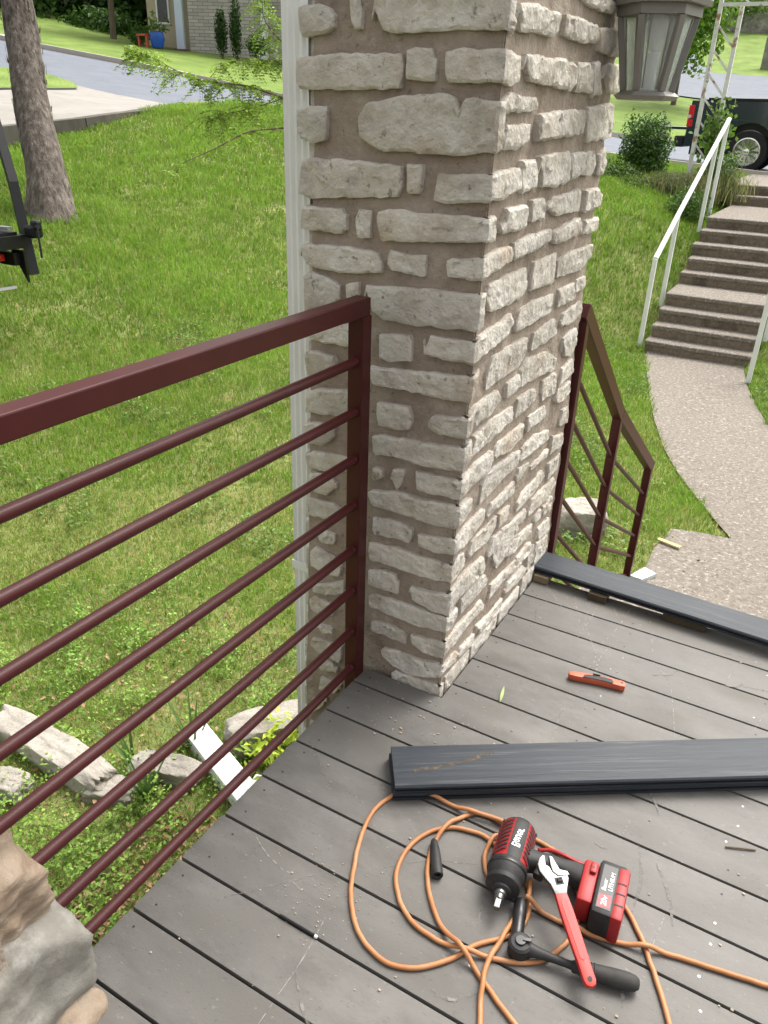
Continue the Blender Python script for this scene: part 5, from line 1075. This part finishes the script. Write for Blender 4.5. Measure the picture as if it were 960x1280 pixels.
ob('vise_handle', MB().tube([(-5.77,4.38,.61),(-5.73,4.35,.36)], .009, 8).tube([(-5.82,4.4,.58),(-5.76,4.38,.60)], .016, 8), M_black, vs_)
ob('ramp', MB().bar((-6.5,4.1,.02),(-5.86,4.05,.14),.22,.02), M_rail if False else mat('grey_ramp', [(.3,.3,.31),(.42,.42,.43)], 8, .4, metal=.5), fb)
ob('fender', MB().prism([(0,0),(.3,.12),(.42,-.1),(.1,-.12)], -.02, .02, Matrix.Translation((-6.45,4.12,.25)) @ Matrix.Rotation(PI/2, 4, 'X')), M_black, fb)
for yy in (2.7,4.0): wv_ = ob('wheel', MB().lathe((-7.4,yy,.02), (0,1,0), [(0,.001),(0,.18),(.02,.20),(.02,.33),(.05,.36),(.2,.36),(.23,.33),(.23,.2),(.21,.001)], 32), M_tyre, fb, smooth=True, sharp=40)
# ------------------------------------------------------------------ trees
def tree(name, path, rads, label, crown, crown_r, n, size, tint, limbs=6, bark=M_bark, seed=1):
    t = thing(name, label, 'tree', path[0]); P = spline(path, 10); R = []
    for i in range(len(P)):
        u = i/(len(P)-1)*(len(rads)-1); k = min(int(u), len(rads)-2); R.append(rads[k]+(rads[k+1]-rads[k])*(u-k))
    b = MB(); o0 = 0; nn = 26; b.tube(P, R, nn, cap=False)
    for i in range(len(b.v)):
        p = Vector(b.v[i]); c = P[i//nn]; a = (i % nn)/nn*2*PI; d = (p-c); rr = d.length
        f = 1+.16*fbm(Vector((math.cos(a)*1.6, math.sin(a)*1.6, p.z*.8+seed)), 2.2, 4)+(.20*max(0, 1-(p.z-P[0].z)/.5)*abs(math.sin(a*2.5+seed)))
        b.v[i] = tuple(c+d*f)
    ob('trunk', b, bark, t, smooth=True)
    top = P[-1]; lb = MB(); r_ = random.Random(seed)
    for k in range(limbs):
        a = 2*PI*k/limbs+r_.uniform(-.3,.3); e = Vector(crown)+Vector((math.cos(a)*crown_r[0]*.75, math.sin(a)*crown_r[1]*.75, r_.uniform(-.3,.5)*crown_r[2]))
        lb.tube(spline([top-Vector((0,0,.2)), top.lerp(e, .5)+Vector((0,0,.25*crown_r[2])), e], 6), [rads[-1]*.75*(1-i/14) for i in range(13)], 8)
    ob('limbs', lb, bark, t, smooth=True)
    p = rng.normal(size=(n, 3)); p /= np.linalg.norm(p, axis=1)[:, None]; r = rng.random(n)**.4
    lump = np.array([fbm(Vector(q)*1.0, 2.8, 3) for q in p]); clump = rng.normal(size=(n,3))*.04
    pos = np.array(crown)+(p*(r*(1+.45*lump))[:, None]+clump)*np.array(crown_r); v = rng.uniform(.6,1.4,n)
    leaf_obj('crown', pos, p*.5+rng.normal(size=(n,3))*.7+np.array([0,0,.3]), size*rng.uniform(.6,1.3,n), np.c_[v*tint[0], v*tint[1], v*tint[2]], M_leaf, t); return t
tree('shade_tree', [(-8.1,6.38,.20),(-8.25,6.5,.75),(-8.62,6.75,1.5),(-9.08,7.12,2.55),(-9.4,7.4,4.0)], [.29,.21,.19,.18,.16], 'large grey shaggy barked tree on the lawn by the driveway', (-9.6,7.5,6.6), (2.6,2.6,1.9), 9000, .16, (1,1,1), seed=2)
# bark plates
pt = bpy.data.objects['shade_tree']; b = MB(); r_ = random.Random(5); tp_ = spline([(-8.1,6.38,.20),(-8.25,6.5,.75),(-8.62,6.75,1.5),(-9.08,7.12,2.55)], 10)
for k in range(420):
    i = r_.randrange(1, len(tp_)-1); a = r_.uniform(0, 2*PI); c = tp_[i]; d = Vector((math.cos(a), math.sin(a), 0)); rr = (.23 if i < 8 else .198)+r_.uniform(-.012,.012)
    p = c+d*rr; w_ = r_.uniform(.007,.018); h_ = r_.uniform(.05,.16); s_ = Vector((-d.y, d.x, 0)); upv = (tp_[i+1]-tp_[i]).normalized(); ti = d*r_.uniform(.002,.012)
    b.add([p-s_*w_, p+s_*w_, p+s_*w_*.6+upv*h_+ti, p-s_*w_*.7+upv*h_*.9+ti], [(0,1,2,3)])
kind(ob('bark_plates', b, M_bark, pt), 'stuff')
# slender tree behind the pillar, its branches hang into view
sm = thing('slender_tree', 'slender tree behind the downspout with drooping feathery green leaves', 'tree', (-3.7,6.2,-.8))
ob('trunk', MB().tube(spline([(-3.7,6.2,-.9),(-3.72,6.15,.3),(-3.78,6.0,1.2),(-3.85,5.95,1.9),(-3.95,5.9,3.0)], 6), [.05-.0012*i for i in range(25)], 10), M_twig, sm, smooth=True)
BR = [[(-3.79,5.98,1.25),(-3.9,5.75,1.5),(-4.079,5.494,1.586),(-4.27,5.3,1.657),(-4.412,5.101,1.673),(-4.526,4.928,1.705),(-4.705,4.762,1.811),(-4.795,4.612,1.86)],
      [(-3.78,6.0,1.2),(-3.9,5.7,1.40),(-4.021,5.407,1.382),(-4.112,5.081,1.35),(-4.215,4.831,1.241),(-4.314,4.591,1.145),(-4.343,4.412,1.087)],
      [(-3.82,5.95,1.6),(-4.0,5.8,1.8),(-4.177,5.642,1.96),(-4.285,5.541,2.13),(-4.32,5.6,2.4)], [(-4.079,5.494,1.586),(-4.2,5.3,1.52),(-4.33,5.12,1.47),(-4.42,4.95,1.44)],
      [(-4.0,5.8,1.8),(-4.15,5.6,1.83),(-4.3,5.4,1.84),(-4.45,5.2,1.80)]]
b = MB(); lc, ln2, lsz, lt = [], [], [], []
for j, br in enumerate(BR):
    P = spline(br, 10); b.tube(P, [max(.002, .013*(1-i/len(P))) if j < 3 else max(.0015, .006*(1-i/len(P))) for i in range(len(P))], 6)
    for i in range(10, len(P), 2):
        for rep in range(4 if j not in (1,) else 1):
            if rng.random() < (.08 if j < 3 else .1): continue
            a = rng.uniform(0, 2*PI); d = Vector((math.cos(a), math.sin(a), rng.uniform(-.7,.35))).normalized(); Lp = rng.uniform(.10,.24); q0_ = P[i]
            pv = [q0_+d*Lp*u+Vector((0,0,-.07*u*u)) for u in (0,.33,.66,1)]; b.tube(pv, [.0018,.0015,.0012,.001], 4, cap=False)
            sdv = d.cross(Vector((0,0,1))).normalized()
            for u in np.linspace(.2,1,8):
                base_ = q0_+d*Lp*u+Vector((0,0,-.07*u*u))
                for sg in (-1, 1):
                    lc.append(base_+sdv*sg*.017); ln2.append(Vector((rng.normal()*.4, rng.normal()*.4, 1))); lsz.append(rng.uniform(.028,.045)); v = rng.uniform(.8,1.5); lt.append((v*1.9, v*1.75, v*1.2))
ob('branches', b, M_twig, sm, smooth=True); leaf_obj('crown', np.array([tuple(c) for c in lc]), np.array([tuple(c) for c in ln2]), np.array(lsz), np.array(lt), M_leaf, sm, .45)
# ------------------------------------------------------------------ house across the street (left)
M_wbrick = bpy.data.materials.new('whitewashed_brick'); M_wbrick.use_nodes = True; t_ = M_wbrick.node_tree; bb = t_.nodes['Principled BSDF']; bb.inputs['Roughness'].default_value = .9
tc_ = t_.nodes.new('ShaderNodeTexCoord'); bk = t_.nodes.new('ShaderNodeTexBrick'); bk.inputs['Scale'].default_value = 1; bk.inputs['Brick Width'].default_value = .42; bk.inputs['Row Height'].default_value = .12; bk.inputs['Mortar Size'].default_value = .012
bk.inputs['Color1'].default_value = (.50,.47,.43,1); bk.inputs['Color2'].default_value = (.36,.335,.305,1); bk.inputs['Mortar'].default_value = (.22,.20,.18,1)
cm_ = t_.nodes.new('ShaderNodeCombineXYZ'); sp_ = t_.nodes.new('ShaderNodeSeparateXYZ'); t_.links.new(tc_.outputs['Object'], sp_.inputs[0]); t_.links.new(sp_.outputs['X'], cm_.inputs[0]); t_.links.new(sp_.outputs['Z'], cm_.inputs[1]); t_.links.new(cm_.outputs[0], bk.inputs['Vector']); t_.links.new(bk.outputs[0], bb.inputs[0])
hs_ = thing('neighbour_house', 'whitewashed brick house across the street with tan siding', 'house', (-24.5,29,3.3))
HM = Matrix.Translation((-25.62,28.15,3.3)) @ Matrix.Rotation(math.atan2(1.15,2.35), 4, 'Z')
def hpart(name, x0, x1, y0, y1, z0, z1, material, parent=hs_):
    o = ob(name, MB().box(x0,x1,y0,y1,z0,z1), material, None); o.parent = parent; o.matrix_parent_inverse = Matrix.Translation(-hs_.location) if parent is hs_ else Matrix(); 
    if parent is hs_: o.matrix_basis = HM
    return o
M_tan_s = mat('tan_siding', [(.45,.38,.27),(.5,.43,.31)], 3, .8); M_roofd = mat('dark_shingles', [(.06,.055,.05),(.1,.09,.08)], 8, .9)
hpart('brick_wall', 0, 2.95, 0, .3, -.6, 4.2, M_wbrick); hpart('brick_wall', 3.15, 9, .6, .9, -.8, 4.2, M_wbrick); hpart('corner_trim', 2.96, 3.14, -.03, .6, -.7, 4.2, M_white)
hpart('siding', -1.95, -.02, .8, 1.0, .1, 4.2, M_tan_s); hpart('porch_column', -.55, -.25, .0, .25, .35, 4.2, mat('blue_white_paint', [(.55,.62,.75)], 4, .5))
wn = hpart('window', -1.55, -1.0, .74, .79, 1.3, 2.9, M_white); hpart('pane', -1.48, -1.07, .72, .735, 1.38, 2.82, M_win, wn)
hpart('porch_floor', -2.4, -.02, -.6, .79, .1, .35, mat('porch_timber', [(.12,.06,.04),(.18,.1,.07)], 5, .8)); 
hpart('roof', -2.6, 9.6, -.9, 9, 4.21, 4.5, M_roofd)
def pot(loc, r, h, col, lb):
    t = thing('planter_pot', lb, 'pot', loc); ob('pot', MB().lathe(loc, (0,0,1), [(0,.001),(0,r*.7),(h*.6,r),(h,r*.85),(h+.02,r*.9),(h,r*.7),(h*.9,.001)], 24), mat('glaze', [col], 3, .25), t, smooth=True, sharp=40)
    n = 160; c = np.array(loc)+np.array([0,0,h])+np.abs(rng.normal(size=(n,3)))*np.array([.0,.0,.3])+rng.normal(size=(n,3))*np.array([.22,.22,.05]); v = rng.uniform(.7,1.3,n)
    leaf_obj('foliage', c, rng.normal(size=(n,3))+np.array([0,0,.6]), rng.uniform(.08,.2,n), np.c_[v*.9, v, v*.8], M_leaf, t)
pot((-26.0,26.7,3.62), .30, .55, (.02,.10,.45), 'bright blue glazed pot by the neighbour porch')
so_ = thing('red_stool', 'small red stool beside the blue pot', 'stool', (-26.5,26.5,3.62))
ob('seat', MB().box(-26.75,-26.25,26.3,26.7,4.02,4.09), mat('red_paint', [(.5,.09,.05)], 4, .5), so_)
for dx in (-26.72,-26.3): ob('leg', MB().box(dx,dx+.08,26.35,26.43,3.55,4.02), so_.children[0].data.materials[0], so_)
for i, (x, y, s) in enumerate(((-22.95,27.0,1.0),(-22.5,27.3,1.15))):
    bush('cypress', (x, y, 4.15+.1*i), (.24,.24,.85*s), 1500, .10, (.35,.5,.45), ('narrower left' if i == 0 else 'taller right')+' of two dark cypress shrubs against the brick wall', cat='shrub', group='cypress pair', base=3.25)
bush('shrub', (-27.3,27.0,4.1), (.5,.4,.35), 900, .10, (.6,.8,.6), 'dark green shrub left of the red stool', base=3.6)
bush('shrub', (-21.4,27.2,3.7), (.5,.4,.4), 900, .10, (.5,.65,.5), 'dark low shrub right of the cypress pair', base=3.25)
# wood behind
for i, (x, y, z, rx, rz) in enumerate(((-36.5,31,6.2,3.2,2.8),(-33,33,6.4,3.0,2.8),(-40,28,7.2,3.6,3.2),(-44,30,9,4,4),(-30.6,33.5,6.8,2.2,3.2),(-48,26,9,4,4),(-38,38,9,5,4.5))):
    lbs = ['dense dark evergreen mass at the bend of the street', 'dark leafy tree left of the neighbour house', 'dark tree above the verge near the grey trunk', 'tall dark tree farther up the street', 'dark narrow tree at the house corner', 'dark tree at the far left of the street', 'tall tree behind the dark wood'][i]
    zb = float(hh(x, y)[0]); t = bush('far_tree', (x, y, z), (rx, rx, rz), 5200, .34, (.42,.55,.5), lbs, cat='tree', group='dark wood across the street', base=zb, stems=3)
bush('hedge', (-32.5,29.5,4.7), (2.6,1.2,.75), 3500, .22, (.5,.7,.5), 'low dark hedge between the street lawn and the wood', cat='hedge', base=float(hh(-32.5,29.5)[0]))
yt = thing('young_tree', 'young tree with thin brown trunk in front of the dark wood', 'tree', (-29.3,27.5,3.8)); ob('trunk', MB().tube([(-29.3,27.5,3.6),(-29.35,27.6,5.0),(-29.5,27.8,7.2)], [.14,.12,.09], 10), M_twig, yt)
n = 2500; p = rng.normal(size=(n,3)); p /= np.linalg.norm(p, axis=1)[:, None]; v = rng.uniform(.6,1.3,n); leaf_obj('crown', np.array([-29.5,27.8,7.6])+p*(rng.random(n)**.4)[:, None]*np.array([2.2,2.2,1.6]), p+rng.normal(size=(n,3))*.6, rng.uniform(.12,.25,n), np.c_[v*.7, v*.8, v*.6], M_leaf, yt)
# ------------------------------------------------------------------ right background
kind(sheet('side_road', [(-9.2,44.5),(-4,44.2),(30,43),(30,52),(-3,53.5),(-9.5,55),(-13.5,66),(-15.5,66),(-12.5,54),(-13.5,46.5)], hh, M_asphalt, 2, .06), 'structure')
M_swall = mat('dry_stone', [(.16,.15,.13),(.30,.28,.25),(.42,.40,.37)], 2.2, .95, 1, 6, bdist=.15)
sw = tag(ob('garden_wall', MB().box(-14,2,0,1,0,2.2, Matrix.Translation((-8,73,7.0)) @ Matrix.Rotation(.1,4,'Z')), M_swall), 'grey stone garden wall high on the hillside at the upper right', 'wall')
tag(ob('stone_post', MB().box(-7.4,-6.3,57.6,58.6,4.4,6.4,bev=.1), M_swall), 'pale stone post at the right edge beside the upper lawn', 'post')
bh = thing('hill_house', 'dark roofed house above the stone wall at the upper right', 'house', (-6,82,9)); ob('wall', MB().box(-12,8,80,88,8,11.4), M_tan_s, bh); ob('roof', MB().box(-13,9,79,89,11.4,12.0), M_roofd, bh)
for i, (x, y, z, rx, rz, n, ti, lb) in enumerate(((-8.7,41.5,6.2,1.9,2.5,5200,(1.5,1.6,1.0),'bright green tree across the street behind the lantern'),(-11.5,74,9.6,2.5,1.3,2200,(.9,1.0,.8),'green shrubbery spilling over the stone wall'),(-17,62,8.5,3,3,3000,(.8,.95,.7),'large green tree beyond the side road, behind the lantern'),(-5.5,76.5,9.8,3,1.6,2400,(.9,.95,.8),'leafy bush above the stone wall at the right edge'))):
    bush('far_tree', (x, y, z), (rx, rx, rz), n, .28, ti, lb, cat='tree', base=float(hh(x, y)[0]), stems=1)
